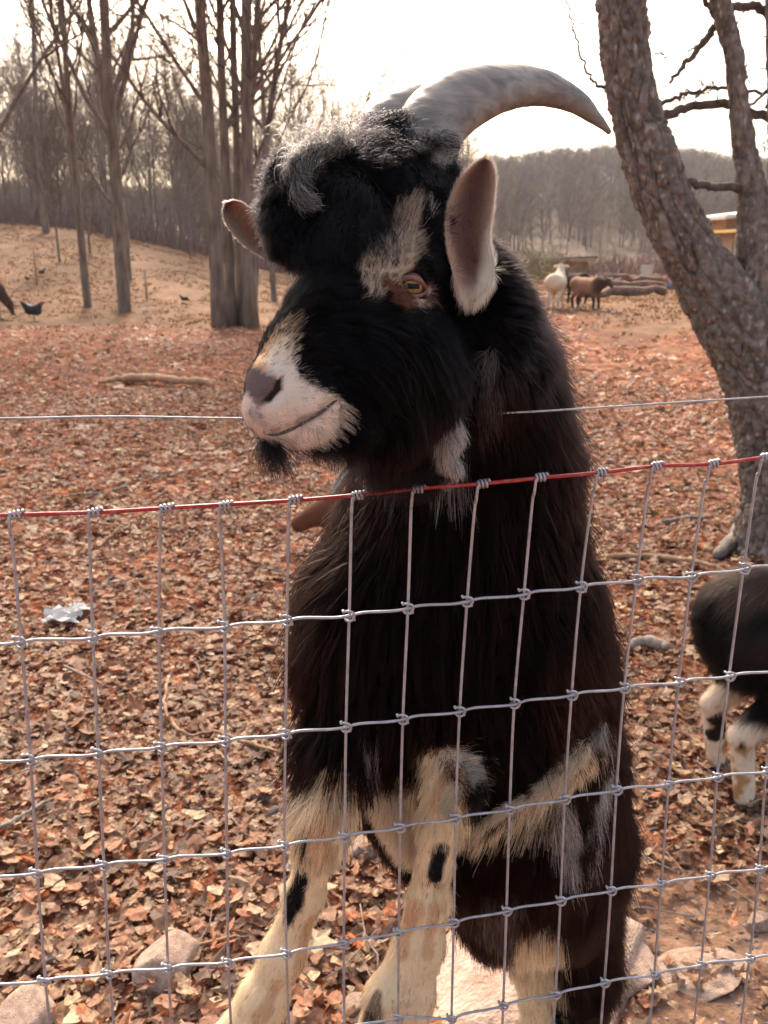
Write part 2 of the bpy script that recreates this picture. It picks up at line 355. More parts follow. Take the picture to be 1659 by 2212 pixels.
def tree_mesh(seed, H=15., r=.2, first=.35, n1=14, n2=5, n3=4, n4=2, fork=False, spread=.75, tw=.012, lean=.02, flare=1.35):
    rnd = random.Random(seed); tb, cb = MB(), MB(); stems = []
    P, rad = limb(tb, (0, 0, -.4), (rnd.gauss(0, lean), rnd.gauss(0, lean), 1), H+.4, r, r*.15, 14, 8, .035, .02, rnd)
    stems.append((P, rad, first))
    if fork:
        k = int(14*first); Q, qr = limb(tb, P[k], side_dir(np.array([0, 0, 1.]), .3, rnd.uniform(0, 6.28)), H*(1-first)*.95, rad[k]*.75, r*.1, 9, 6, .05, .05, rnd); stems.append((Q, qr, .12))
    for P, rad, f0 in stems:
        n = len(P)-1
        for i in range(n1 if f0 == first else n1//2):
            f = f0+(1-f0)*(i+rnd.random())/n1*(1 if f0 == first else 2); f = min(f, .97); x = f*n; k = min(int(x), n-1); pp = P[k]+(P[k+1]-P[k])*(x-k); t = P[k+1]-P[k]; t /= np.linalg.norm(t)
            r1 = max((rad[k])*rnd.uniform(.35, .6), tw*1.6); l1 = H*rnd.uniform(.22, .42)*(1.15-f*.75)*spread*1.3
            B, br = limb(tb if r1 > r*.28 else cb, pp, side_dir(t, rnd.uniform(.5, .95)*spread, rnd.uniform(0, 6.28)), l1, r1, max(r1*.25, tw*.7), 7, 5, .10, .055, rnd)
            for j in range(n2):
                g = .25+.75*(j+rnd.random())/n2; xx = g*7; kk = min(int(xx), 6); q = B[kk]+(B[kk+1]-B[kk])*(xx-kk); t2 = B[kk+1]-B[kk]; t2 /= np.linalg.norm(t2)
                r2 = max(br[kk]*.6, tw); C, cr = limb(cb, q, side_dir(t2, rnd.uniform(.5, 1.), rnd.uniform(0, 6.28)), l1*rnd.uniform(.3, .55), r2, tw*.55, 5, 4, .13, .07, rnd)
                for m in range(n3):
                    g = .2+.8*rnd.random(); kk = min(int(g*5), 4); q = C[kk]; t3 = C[kk+1]-C[kk]; t3 /= np.linalg.norm(t3); l3 = l1*rnd.uniform(.12, .24)
                    D, dr = limb(cb, q, side_dir(t3, rnd.uniform(.4, 1.), rnd.uniform(0, 6.28)), l3, tw*.75, tw*.4, 3, 3, .16, .05, rnd)
                    for _ in range(n4):
                        kk = rnd.randint(0, 2); limb(cb, D[kk], side_dir((D[kk+1]-D[kk])/np.linalg.norm(D[kk+1]-D[kk]), rnd.uniform(.4, 1.), rnd.uniform(0, 6.28)), l3*.6, tw*.5, tw*.3, 2, 3, .15, .03, rnd)
    return tb, cb
protos = []
for s, kw in enumerate([dict(H=15, r=.17, first=.25, n1=24, spread=.9), dict(H=17, r=.24, first=.42), dict(H=13, r=.13, first=.30, fork=True, spread=.75, n1=20), dict(H=16, r=.2, first=.5, spread=.65), dict(H=14, r=.17, first=.14, spread=1.15, n1=22)]):
    tb, cb = tree_mesh(11+s, n3=6, n4=2, tw=.0115, **kw); protos.append((tb.mesh('trunk', barkm), cb.mesh('crown', twigm)))
def put_tree(px, y, idx, s, rz, label, group, pr=None, wide=1.):
    P0 = ground_at(px, y); t = empty('bare_tree', P0, rz); t.scale = (s*wide, s*wide, s)
    tr, cr = (pr or protos)[idx]
    obj('trunk', tr, t); obj('crown', cr, t); tag(t, label, 'tree', group); return t
# trees of the paddock that can be told apart (image column, distance)
G1 = 'bare trees standing in the paddock'
put_tree(183, 21.5, 2, .98, .4, 'slim bare tree left of the wider forked one, dark chicken to its lower left', G1, wide=.8)
put_tree(262, 21.0, 0, 1.0, 2.2, 'straight bare tree with spreading upper limbs, between the slim tree and the trunk clump', G1)
put_tree(107, 38, 3, .85, 1.0, 'lone bare tree on the tan slope near the top of the meadow', G1, wide=.9)
put_tree(237, 40, 1, .8, 3.0, 'thin bare tree behind the slim paddock tree', G1, wide=.6)
put_tree(275, 27, 4, .9, 5.0, 'bare tree standing just behind the straight spreading one', G1, wide=.9)
put_tree(383, 42, 3, .6, 2.0, 'small bare tree at the foot of the wood, between clump and straight tree', G1, wide=.7)
put_tree(412, 38, 2, .5, 2.5, 'small bare sapling beside the trunk clump on the meadow', G1, wide=.7)
put_tree(590, 26, 3, .75, 4.4, 'slim bare tree seen between trunk clump and goat face', G1, wide=.7)
put_tree(130, 30, 2, .33, .4, 'pale bushy sapling left of the slim paddock tree', G1)
put_tree(197, 33, 4, .3, 1.4, 'low twiggy sapling just right of the slim paddock tree', G1)
put_tree(-60, 19, 1, .95, .2, 'bare tree at the left edge with boughs reaching into the frame', G1)
put_tree(-150, 12.5, 4, .8, 3.2, 'large bare tree outside the left edge with one long bough', G1)
# the clump of five trunks grows from one stool
clump = empty('tree_clump', ground_at(500, 17.6)); cx0 = np.array(clump.location)
for k_, (px, dy, r0, lx, ly, H) in enumerate([(468, -.15, .13, -.03, .0, 15), (495, .25, .10, .01, .04, 14), (514, .5, .085, .03, .05, 15), (537, -.1, .125, .055, -.01, 15.5), (524, .3, .085, .15, .02, 13), (541, .15, .07, .27, .0, 11)]):
    b0 = ground_at(px, 17.6+dy)-cx0; rnd = random.Random(60+k_); tb, cb = MB(), MB()
    P = [b0+np.array([0, 0, -.3])]; 
    for i in range(14):
        P.append(P[-1]+np.array([lx*1.1*(.2+i*.09)+rnd.gauss(0, .012), ly, 1])*H/14)
    P = np.array(P); rad = np.linspace(r0*1.12, r0*.25, 15); rad[0] *= 1.35; rad[1] *= 1.05
    tb.tube(P, rad, 9)
    for i in range(22):
        f = .25+.72*(i+rnd.random())/17; x = f*14; k = min(int(x), 13); q = P[k]; r1 = rad[k]*rnd.uniform(.3, .5); l1 = rnd.uniform(2.5, 5.2)*(1.3-f*.8)
        ph = rnd.uniform(0, 6.28); B, br = limb(tb, q, side_dir(np.array([0, 0, 1.]), rnd.uniform(.45, .95), ph), l1, max(r1, .02), .012, 8, 5, .08, .06, rnd)
        for j in range(8):
            kk = rnd.randint(2, 7); t2 = (B[kk+1]-B[kk])/np.linalg.norm(B[kk+1]-B[kk]); C, cr = limb(cb, B[kk], side_dir(t2, rnd.uniform(.4, 1.), rnd.uniform(0, 6.28)), l1*rnd.uniform(.25, .5), max(br[kk]*.6, .009), .005, 5, 4, .13, .05, rnd)
            for _ in range(6):
                kk = rnd.randint(0, 4); t3 = (C[kk+1]-C[kk])/np.linalg.norm(C[kk+1]-C[kk]); limb(cb, C[kk], side_dir(t3, rnd.uniform(.4, 1.), rnd.uniform(0, 6.28)), l1*.17, .006, .003, 3, 3, .16, .03, rnd)
    to = tb.build('trunk', barkm, clump); cb.build('crown', twigm, to)
tag(clump, 'tight clump of five straight bare trunks behind the goat forelock', 'tree')
# the wood behind: trees one can tell apart, thinned copies
wprotos = []
for s, kw in enumerate([dict(H=14, r=.11, first=.25, fork=True, spread=.95), dict(H=16, r=.13, first=.32, spread=1.), dict(H=12, r=.08, first=.2, spread=1.), dict(H=15, r=.10, first=.28, spread=.9), dict(H=11, r=.07, first=.12, spread=1.15)]):
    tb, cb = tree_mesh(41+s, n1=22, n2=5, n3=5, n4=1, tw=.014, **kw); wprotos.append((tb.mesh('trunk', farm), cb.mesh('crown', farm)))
rnd = random.Random(5)
GW = 'bare trees of the wood at the edge of the paddock'
proto_w = []
for q in range(5):
    t = empty('bare_tree'); obj('trunk', wprotos[q][0], t); obj('crown', wprotos[q][1], t); proto_w.append(t)
cnt_w = 0
def wood_tree(px, y, s, lab):
    global cnt_w
    q = rnd.randrange(5); t = proto_w[q] if cnt_w < 0 else copy_tree(proto_w[q]); cnt_w += 1
    t.location = ground_at(px, y); t.rotation_euler = (rnd.gauss(0, .03), rnd.gauss(0, .03), rnd.uniform(0, 6.28)); t.scale = (s*rnd.uniform(.8, 1.1),)*2+(s,)
    tag(t, lab, 'tree', GW)
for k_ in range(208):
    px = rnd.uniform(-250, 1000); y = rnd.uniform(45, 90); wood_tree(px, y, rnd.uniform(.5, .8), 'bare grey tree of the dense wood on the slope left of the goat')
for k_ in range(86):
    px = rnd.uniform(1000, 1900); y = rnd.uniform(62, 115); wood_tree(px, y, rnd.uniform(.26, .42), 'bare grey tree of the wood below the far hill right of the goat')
for t in proto_w:
    for c_ in list(t.children): bpy.data.objects.remove(c_)
    bpy.data.objects.remove(t)
# far wooded hill: one mass of simple bare trees
mb = MB(); rnd = random.Random(9)
simple = []
for q in range(7):
    s = MB(); H = 8.5; P, rad = limb(s, (0, 0, 0), (0, 0, 1), H, .12, .03, 4, 4, .03, .02, rnd)
    for i in range(26):
        kk = rnd.randint(1, 3); f = rnd.random(); q0 = P[kk]+(P[kk+1]-P[kk])*f
        B, br = limb(s, q0, side_dir(np.array([0, 0, 1.]), rnd.uniform(.5, 1.15), rnd.uniform(0, 6.28)), rnd.uniform(1.8, 3.6), .045, .022, 2, 3, .1, .08, rnd)
        for _ in range(3):
            limb(s, B[rnd.randint(0, 1)], side_dir(np.array([0, 0, 1.]), rnd.uniform(.2, .9), rnd.uniform(0, 6.28)), rnd.uniform(1., 2.), .022, .012, 1, 3, 0, .05, rnd)
    simple.append((np.vstack(s.v), np.vstack(s.f4)))
for k_ in range(8500):
    px = rnd.uniform(-1500, 3200); y = 90+175*rnd.random()**.8
    P0 = ground_at(px, y); v, f = simple[rnd.randrange(7)]; a = rnd.uniform(0, 6.28); s = rnd.uniform(.42, .62); M = np.array([[math.cos(a), -math.sin(a), 0], [math.sin(a), math.cos(a), 0], [0, 0, 1]])
    mb.add((v*np.array([s*1.5, s*1.5, s])) @ M.T+P0, f)
o = mb.build('hillside_wood', mat('hill_bark', (.10,.076,.062), .95, col2=(.18,.14,.115), scale=.6, spec=.1), smooth=False); tag(o, 'grey mass of bare woodland covering the far hill', 'wood', kind='stuff')
print('hill tris', sum(len(a) for a in mb.f4)*2)
# ------------------------------------------------------------------ the big two-stemmed tree on the right
def zt(py, yw=3.79): return yw/(ct-(py-PH/2)/F*st_)
cherrym = mat('flaky_bark', (.11,.09,.077), .88, col2=(.22,.188,.165), scale=30, bump=.004, bscale=110, attr='coat', spec=.3)
def bark_tube(spine, sides, step, depth, cell, yw=3.79, seed=0, up_cap=False):
    S = catmull([[*U(s[0], s[1], zt(s[1], yw)+(s[3] if len(s) > 3 else 0)), px2_(s[2], zt(s[1], yw))] for s in spine], 30)
    d = np.concatenate([[0], np.cumsum(np.linalg.norm(np.diff(S[:, :3], axis=0), axis=1))]); q = np.arange(0, d[-1], step)
    S = np.stack([np.interp(q, d, S[:, k]) for k in range(4)], -1); n = len(S); t = np.gradient(S[:, :3], axis=0); t /= np.linalg.norm(t, axis=1)[:, None]
    a = np.arange(sides)*2*math.pi/sides; u = np.cross(t, [0, 1., 0]); u /= np.linalg.norm(u, axis=1)[:, None]; w_ = np.cross(t, u)
    D = np.cos(a)[None, :, None]*u[:, None]+np.sin(a)[None, :, None]*w_[:, None]
    P = S[:, None, :3]+D*S[:, 3][:, None, None]
    lob = vnoise(np.stack([np.cos(a)[None]*1.6+0*q[:, None], np.sin(a)[None]*1.6+0*q[:, None], q[:, None]*2+0*a[None]], -1), seed+1)*.06*S[:, 3][:, None]
    cell_p = np.stack([D[..., 0]*S[:, 3][:, None]/cell, D[..., 1]*S[:, 3][:, None]/cell, q[:, None]/(cell*3.0)+D[..., 2]*0], -1)
    wob = np.stack([vnoise(cell_p*.8, seed+k) for k in range(3)], -1)*.5; cp = (cell_p+wob).reshape(-1, 3); h = np.empty(len(cp)); fl = np.empty(len(cp))
    for k, c in enumerate(cp):
        dd, pts = mnoise.voronoi(Vector(c)); e = dd[1]-dd[0]; h[k] = min(1, e*5.5)**.7+.18*(c[2]-pts[0][2]); fl[k] = (pts[0][0]*12.9+pts[0][1]*78.2+pts[0][2]*37.7) % 1
    h = h.reshape(n, sides); fl = fl.reshape(n, sides); fine = fbm(P*60, 3, seed+2)
    fur_ = np.minimum(1, np.abs(vnoise(np.stack([D[..., 0]*S[:, 3][:, None]*26, D[..., 1]*S[:, 3][:, None]*26, q[:, None]*5+0*a[None]], -1)+wob*.8, seed+4))*4.5)
    r = (depth*(h-.5)+depth*.8*(fur_-1)+depth*.8*fine+depth*.6*(fl-.5)+lob)[..., None]; P = P+D*r
    c = (.8+.4*fl)[..., None]*np.array([1, .97, .94]); lic = sstep(.42, .6, vnoise(P*np.array([75, 75, 40]), seed+9))[..., None]*sstep(.5, 1, h)[..., None]*.8; c = c*(1-lic)+np.array([2.1, 2.0, 1.85])*lic
    i = np.arange(n-1)[:, None]; j = np.arange(sides)[None]; j2 = (j+1) % sides
    Q_ = np.stack([i*sides+j, i*sides+j2, (i+1)*sides+j2, (i+1)*sides+j], -1).reshape(-1, 4)
    return P.reshape(-1, 3), Q_, c.reshape(-1, 3)
def px2_(r, Z): return r*Z/F
cb0 = U(1690, 1200, zt(1200)); cherry = empty('bare_tree', (cb0[0], cb0[1], float(hgt(cb0[0], cb0[1])))); CO = np.array(cherry.location)
tag(cherry, 'large leaning tree with flaky bark and two stems beside the horn tip', 'tree')
P_, Q_, c_ = bark_tube([(1705,1330,185),(1698,1230,130),(1692,1150,96),(1694,1060,86),(1680,960,84),(1662,880,80),(1632,800,73),(1592,710,72),(1545,630,68),(1500,560,60),(1462,490,58),(1428,410,56),(1398,320,55),(1372,240,51),(1358,160,49),(1348,70,50),(1342,-30,50),(1335,-160,50),(1300,-400,46),(1230,-800,34)], 200, .0065, .0150, .046)
obj('trunk', mesh_np('trunk', P_-CO, Q_, None, cherrym, True, c_), cherry)
def bl(spine, sides, step, depth, cell, seed, name='limb', yw=3.79, par=None):
    P_, Q_, c_ = bark_tube(spine, sides, step, depth, cell, yw, seed); return obj(name, mesh_np(name, P_-CO, Q_, None, cherrym, True, c_), par or cherry)
lim2 = bl([(1650,800,45),(1640,720,42),(1632,640,38),(1630,540,36),(1628,450,33),(1614,360,26),(1602,275,22),(1594,200,19),(1586,120,19),(1570,60,20),(1556,0,20),(1540,-80,20),(1500,-300,16)], 90, .008, .007, .028, 5)
bl([(1720,760,30),(1700,600,26),(1682,430,20),(1674,260,15),(1668,100,13),(1664,-60,11)], 50, .010, .004, .022, 6)
mbt = MB()
def tw(pts, yo=0, sides=6):
    S = catmull([[*U(p[0], p[1], zt(p[1])+yo), px2_(p[2], zt(p[1]))] for p in pts], 6); k = rng.normal(0, .0035, (len(S), 3)); k[0] = 0; mbt.tube(S[:, :3]+k-CO, S[:, 3], sides)
tw([(1408,262,12),(1450,245,10.5),(1498,228,9.5),(1574,226,10),(1611,238,10),(1665,256,10),(1720,280,9)], .1, 9)
tw([(1400,238,6),(1445,216,5.5),(1488,202,5),(1530,192,4.5),(1574,190,4.5),(1640,200,4),(1700,190,3)], .14)
tw([(1550,50,9),(1519,92,8),(1498,119,6.5),(1470,148,5),(1446,177,3.5)], .05, 8)
tw([(1560,20,10),(1600,14,9),(1641,16,9.5),(1670,45,9),(1700,90,8)], .05, 8)
tw([(1510,-20,5),(1530,15,6),(1548,38,7)], .05); tw([(1525,95,3.5),(1505,98,2.5),(1485,112,2)], .05)
tw([(1600,405,9),(1560,405,8.5),(1520,400,8),(1478,392,8.5)], -.02, 8)
tw([(1305,190,4),(1285,180,3.5),(1268,159,3),(1252,110,2.6),(1241,66,2.4),(1232,30,2.2),(1222,-10,2)], .02)
tw([(1241,62,1.8),(1265,45,1.6),(1292,22,1.4)], .02); tw([(1240,66,1.4),(1200,84,1.1),(1150,108,.8),(1090,126,.5)], .02)
tw([(1655,235,4),(1668,215,4),(1690,180,3)], .05); tw([(1608,240,4),(1630,222,3.5),(1665,190,3)], .1)
rnd = random.Random(77)
for px, py in [(1450,230),(1480,218),(1500,210),(1520,205),(1498,119),(1470,148),(1540,190),(1560,226),(1605,130),(1612,170),(1640,150),(1590,60),(1655,120),(1430,290),(1380,60),(1412,120),(1625,330),(1500,232),(1618,180),(1650,330),(1640,90)]:
    x, y = px, py; a = rnd.uniform(-2.9, -.2); pts = [(x, y, 1.6)]
    for k in range(5): a += rnd.gauss(0, .35); x += math.cos(a)*rnd.uniform(6, 15); y += math.sin(a)*rnd.uniform(6, 15); pts.append((x, y, 1.5-.2*k))
    tw(pts, .08, 4)
    for _ in range(2):
        k = rnd.randint(1, 3); x, y = pts[k][:2]; b_ = a+rnd.uniform(-1.2, 1.2); tw([(x, y, 1), (x+math.cos(b_)*10, y+math.sin(b_)*10, .8), (x+math.cos(b_)*19, y+math.sin(b_)*17, .6)], .08, 4)
mbt.build('branches', mat('cherry_twig', (.07,.05,.04), .85, col2=(.14,.105,.085), scale=40, bump=.003), cherry)
# ------------------------------------------------------------------ wire fence
galv = mat('galvanised_wire', (.34,.35,.38), .5, .55, col2=(.48,.49,.52), scale=120, bump=.0002, bscale=400)
redp = mat('red_painted_wire', (.36,.022,.022), .38, col2=(.50,.16,.13), scale=160, spec=.5, ramp=(.52,.75), bump=.0003, bscale=300)
COLS = [  # top at the red wire, then the crossings below it, in picture units
 [(35,1112),(45,1387),(65,1640),(80,1885),(97,2118)],
 [(205,1107),(200,1377),(212,1628),(224,1868),(236,2103)],
 [(360,1098),(343,1364),(349,1613),(355,1855),(363,2090)],
 [(487,1092),(485,1354),(487,1601),(490,1843),(493,2078)],
 [(637,1080),(620,1340),(617,1585),(614,1826),(619,2059)],
 [(773,1070),(755,1330),(748,1570),(745,1807),(743,2036)],
 [(902,1056),(882,1314),(871,1553),(865,1787),(862,2014)],
 [(1042,1045),(1010,1299),(994,1536),(985,1768),(981,1992),(976,2199)],
 [(1167,1031),(1133,1283),(1112,1519),(1102,1747),(1095,1967),(1088,2171)],
 [(1298,1021),(1256,1268),(1236,1501),(1221,1726),(1212,1945),(1201,2147)],
 [(1417,1007),(1377,1252),(1350,1486),(1333,1706),(1321,1923),(1307,2122)],
 [(1540,1002),(1495,1245),(1468,1473),(1446,1694),(1430,1909),(1415,2104)],
 [(1652,988),(1608,1229),(1577,1460),(1551,1678),(1535,1890),(1516,2083)],
 [(1768,976),(1722,1217),(1688,1447),(1657,1666),(1642,1876),(1621,2070)]]
FY0, FSL = .66, .17       # fence plane: y = FY0 + FSL*x
def fz(px, py, off=0.):   # depth of the fence plane along a pixel
    d = ray(px, py); return (FY0+off)/(d[1]-FSL*d[0])
def fp(px, py, off=0.): return U(px, py, fz(px, py, off))
grid = []
for c in COLS:
    P = [fp(*q) for q in c]
    while len(P) < 12: P.append(P[-1]+np.array([0, 0, -.1])+(P[-1]-P[-2])*np.array([.3, .3, 0]))
    grid.append(P)
for sgn in (-1, 1):        # the fence goes on beyond the frame on both sides
    for k in range(10):
        a, b = (grid[0], grid[1]) if sgn < 0 else (grid[-1], grid[-2])
        new = [2*np.array(p)-np.array(q) for p, q in zip(a, b)]
        if sgn < 0: grid.insert(0, new)
        else: grid.append(new)
for c in grid:
    c[:] = [p for i, p in enumerate(c) if p[2] > .02 or i < 8]
fence = empty('wire_fence', (0, FY0, 0)); tag(fence, 'galvanised woven wire fence with a red top wire across the front', 'fence')
off = np.array([0, FY0, 0]); NR = min(len(c) for c in grid)
def fbuild(mb, name, m, lab=None):
    mb.v = [v-off for v in mb.v]; o = mb.build(name, m, fence)
    if lab: o['label'] = lab
    return o
nrm = np.array([FSL, -1, 0]); nrm /= np.linalg.norm(nrm)     # towards the camera
tang = np.array([1, FSL, 0]); tang /= np.linalg.norm(tang)
for r in range(NR):
    P = []
    for i, c in enumerate(grid):
        P.append(c[r]+nrm*.0008+np.array([0, 0, random.gauss(0, .0004)]))
        if i < len(grid)-1 and r > 0:
            P.append(c[r]*.75+grid[i+1][r]*.25+np.array([0, 0, .0012])); P.append(c[r]*.25+grid[i+1][r]*.75+np.array([0, 0, -.0008]))
    mb = MB(); mb.tube(catmull(P, 5), .00165 if r == 0 else .00125, 8)
    fbuild(mb, 'horizontal_wire', redp if r == 0 else galv, 'red painted top wire' if r == 0 else None)
kn = np.array([(-5,5,1),(-1,6.3,3),(3.4,4.4,3.6),(4.4,0,3.2),(2,-4.5,2.6),(-2,-5.3,1),(-4,-4,-2),(-1,-2,-3.5),(3.6,-3,-2.8),(5,-6,.5)])*.00080
mbk = MB(); mbk.tube(catmull(kn[:, [0, 1, 2]], 4), .00118, 6); mbk.tube([(-.0042, .0038, -.002), (-.0053, .0052, .0006), (-.0048, .0042, .0028)], .0012, 6)
km = mbk.mesh('knot', galv)
hx = []
for i in range(40):
    a = i/39*2*math.pi*3.1; hx.append((-.0042+i/39*.0098, .0029*math.cos(a+.3), .0029*math.sin(a+.3)))
mbw = MB(); mbw.tube(hx, .00125, 6); wm = mbw.mesh('wire_wrap', galv)
yaw = math.atan2(FSL, 1)
for ci, c in enumerate(grid):
    top = c[0]; P = [top-tang*.0046+nrm*.0030+np.array([0, 0, -.0004])]
    P.append(top-tang*.0052+nrm*.002+np.array([0, 0, -.012])+(c[1]-c[0])*.02)
    P.append(c[0]*.78+c[1]*.22-tang*.0036-nrm*.0008); P += [q-nrm*.0014 for q in c[1:]]
    mb = MB(); mb.tube(catmull(P, 6), .00125, 8); fbuild(mb, 'vertical_wire', galv)
    o = obj('wire_wrap', wm, fence, top-off, (R(90), 0, yaw)); o.rotation_euler.y = random.gauss(-.06, .03)
    for q in c[1:NR]:
        o = obj('knot', km, fence, q-off, (R(90)+random.gauss(0, .08), random.gauss(0, .08), yaw))
# the plain strand above: behind the muzzle, in front of the neck
top_w = empty('plain_wire', fp(830, 900)); mb = MB()
wp_ = [(-1300, 930), (-500, 908), (0, 904), (250, 900), (520, 904), (830, 905), (960, 899), (1240, 884), (1659, 857), (2150, 828), (2900, 780)]
mb.tube(catmull([fp(*q, .012) for q in wp_], 8)-np.array(top_w.location), .0009, 6); mb.build('wire_strand', galv, top_w)
tag(top_w, 'thin plain wire strand stretched above the red topped fence', 'wire')
# ------------------------------------------------------------------ smooth solids -> one continuous surface
class Solid:
    def __init__(s): s.p = []
    def cone(s, a, b, ra, rb, k=.02, sub=False): s.p.append(('c', np.array(a, float), np.array(b, float), ra, rb, k, sub)); return s
    def ell(s, c, r, axes=None, k=.02, sub=False):
        s.p.append(('e', np.array(c, float), np.array(r, float), np.eye(3) if axes is None else np.array(axes, float), 0, k, sub)); return s
    def eval(s, P):
        d = np.full(len(P), 1e3)
        for t, a, b, c, e, k, sub in s.p:
            if t == 'c':
                ab = b-a; L2 = ab @ ab+1e-12; q = P-a; h = np.clip(q @ ab/L2, 0, 1)
                q = q-h[:, None]*ab; v = np.sqrt((q*q).sum(1))-(c+(e-c)*h)
            else:
                q = (P-a) @ c.T; qb = q/b; n1 = np.sqrt((qb*qb).sum(1)); qc = qb/b; n2 = np.sqrt((qc*qc).sum(1))+1e-9; v = n1*(n1-1)/n2
            if sub:
                h = np.maximum(k-np.abs(-v-d), 0)/k; d = np.maximum(d, -v)+h*h*k*.25
            else:
                h = np.maximum(k-np.abs(v-d), 0)/k; d = np.minimum(d, v)-h*h*k*.25
        return d
    def bounds(s):
        lo, hi = [], []
        for t, a, b, c, e, k, sub in s.p:
            if sub: continue
            if t == 'c': r = max(c, e); lo += [np.minimum(a, b)-r]; hi += [np.maximum(a, b)+r]
            else: r = b.max(); lo += [a-r]; hi += [a+r]
        return np.min(lo, 0)-.03, np.max(hi, 0)+.03
    def surface(s, h):
        lo, hi = s.bounds(); B = 5; H = h*B
        n = np.ceil((hi-lo)/H).astype(int)+1; dims = n*B+1
        G = np.stack(np.meshgrid(*[lo[i]+(np.arange(n[i])+.5)*H for i in range(3)], indexing='ij'), -1).reshape(-1, 3)
        dc = s.eval(G); act = np.abs(dc) < H*.87+h*3+.004
        f = np.empty(tuple(n*B), 'f'); f[:] = np.repeat(np.repeat(np.repeat(np.sign(dc).reshape(tuple(n)), B, 0), B, 1), B, 2)
        ai = np.stack(np.unravel_index(np.where(act)[0], tuple(n)), -1)
        loc = np.stack(np.meshgrid(*[np.arange(B)]*3, indexing='ij'), -1).reshape(-1, 3)
        idx = (ai[:, None]*B+loc[None]).reshape(-1, 3)
        for q in range(0, len(idx), 400000):
            I = idx[q:q+400000]; f[I[:, 0], I[:, 1], I[:, 2]] = s.eval(lo+I*h)
        return nets(f, lo, h)
def nets(f, lo, h):
    ins = f < 0; nx, ny, nz = f.shape
    cnt = np.zeros((nx-1, ny-1, nz-1), 'i1')
    for dx in (0, 1):
        for dy in (0, 1):
            for dz in (0, 1): cnt += ins[dx:nx-1+dx, dy:ny-1+dy, dz:nz-1+dz]
    C = np.stack(np.where((cnt > 0) & (cnt < 8)), -1)
    vid = np.full(cnt.shape, -1, 'i4'); vid[C[:, 0], C[:, 1], C[:, 2]] = np.arange(len(C))
    acc = np.zeros((len(C), 3)); num = np.zeros(len(C))
    cor = [(a, b, c) for a in (0, 1) for b in (0, 1) for c in (0, 1)]
    fv = {q: f[C[:, 0]+q[0], C[:, 1]+q[1], C[:, 2]+q[2]].astype(float) for q in cor}
    for q in cor:
        for ax in range(3):
            if q[ax]: continue
            r = list(q); r[ax] = 1; r = tuple(r); a, b = fv[q], fv[r]; m = (a < 0) != (b < 0)
            t = np.where(m, a/(a-b+1e-12*(a == b)), 0); P = np.tile(np.array(q, float), (len(C), 1)); P[:, ax] = t
            acc += P*m[:, None]; num += m
    V = lo+(C+acc/num[:, None])*h; Q = []
    for ax in range(3):
        o = [a for a in range(3) if a != ax]
        sl0 = [slice(1, -1)]*3; sl0[ax] = slice(0, f.shape[ax]-1); sl1 = list(sl0); sl1[ax] = slice(1, f.shape[ax])
        a, b = ins[tuple(sl0)], ins[tuple(sl1)]
        for flip, m in ((0, a & ~b), (1, ~a & b)):
            E = np.stack(np.where(m), -1)
            if not len(E): continue
            E[:, o[0]] += 1; E[:, o[1]] += 1
            def g(u, v):
                F_ = E.copy(); F_[:, o[0]] -= u; F_[:, o[1]] -= v; return vid[F_[:, 0], F_[:, 1], F_[:, 2]]
            q = np.stack([g(1, 1), g(0, 1), g(0, 0), g(1, 0)], -1)
            if (ax == 1) != bool(flip): q = q[:, ::-1]
            Q.append(q)
    Q = np.vstack(Q); return V, Q[(Q >= 0).all(1)]
def vnormals(V, Q):
    a, b, c, d = V[Q[:, 0]], V[Q[:, 1]], V[Q[:, 2]], V[Q[:, 3]]
    fn = np.cross(c-a, d-b); N = np.zeros_like(V)
    for k in range(4): 
        for ax in range(3): N[:, ax] += np.bincount(Q[:, k], fn[:, ax], len(V))
    return N/(np.linalg.norm(N, axis=1)[:, None]+1e-12)
def nrmz(v): return v/(np.linalg.norm(v, axis=-1, keepdims=True)+1e-12)
# ------------------------------------------------------------------ fur
def hair_mat(name, rough=.32, gloss=1.):
    m = bpy.data.materials.new(name); m.use_nodes = True; n = m.node_tree.nodes; L = m.node_tree.links
    for q in list(n):
        if q.type == 'BSDF_PRINCIPLED': n.remove(q)
    h = n.new('ShaderNodeBsdfHairPrincipled'); h.parametrization = 'COLOR'
    h.inputs['Roughness'].default_value = rough; h.inputs['Radial Roughness'].default_value = .45; h.inputs['IOR'].default_value = 1.17; h.inputs['Coat'].default_value = .0
    
    a = n.new('ShaderNodeAttribute'); a.attribute_name = 'coat'; L.new(a.outputs['Color'], h.inputs['Color'])
    d = n.new('ShaderNodeBsdfDiffuse'); L.new(a.outputs['Color'], d.inputs[0]); ms = n.new('ShaderNodeMixShader'); ms.inputs[0].default_value = .5
    L.new(h.outputs[0], ms.inputs[1]); L.new(d.outputs[0], ms.inputs[2]); L.new(ms.outputs[0], n['Material Output'].inputs[0]); return m
FURM = hair_mat('fur')
def make_curves(name, P, rad, col, m, parent=None):
    N, K, _ = P.shape; cu = bpy.data.hair_curves.new(name); cu.add_curves([K]*N)
    cu.attributes['position'].data.foreach_set('vector', P.astype('f').ravel())
    a = cu.attributes.get('radius') or cu.attributes.new('radius', 'FLOAT', 'POINT')
    tap = np.linspace(1, .25, K); a.data.foreach_set('value', (np.broadcast_to(rad, (N,))[:, None]*tap[None]).astype('f').ravel())
    c = cu.attributes.new('coat', 'FLOAT_COLOR', 'POINT')
    col = np.asarray(col); col = np.repeat(col[:, None], K, 1) if col.ndim == 2 else col
    c.data.foreach_set('color', np.concatenate([col, np.ones((N, K, 1))], -1).astype('f').ravel())
    cu.materials.append(m); o = bpy.data.objects.new(name, cu); COL.objects.link(o)
    if parent is not None: o.parent = parent
    return o
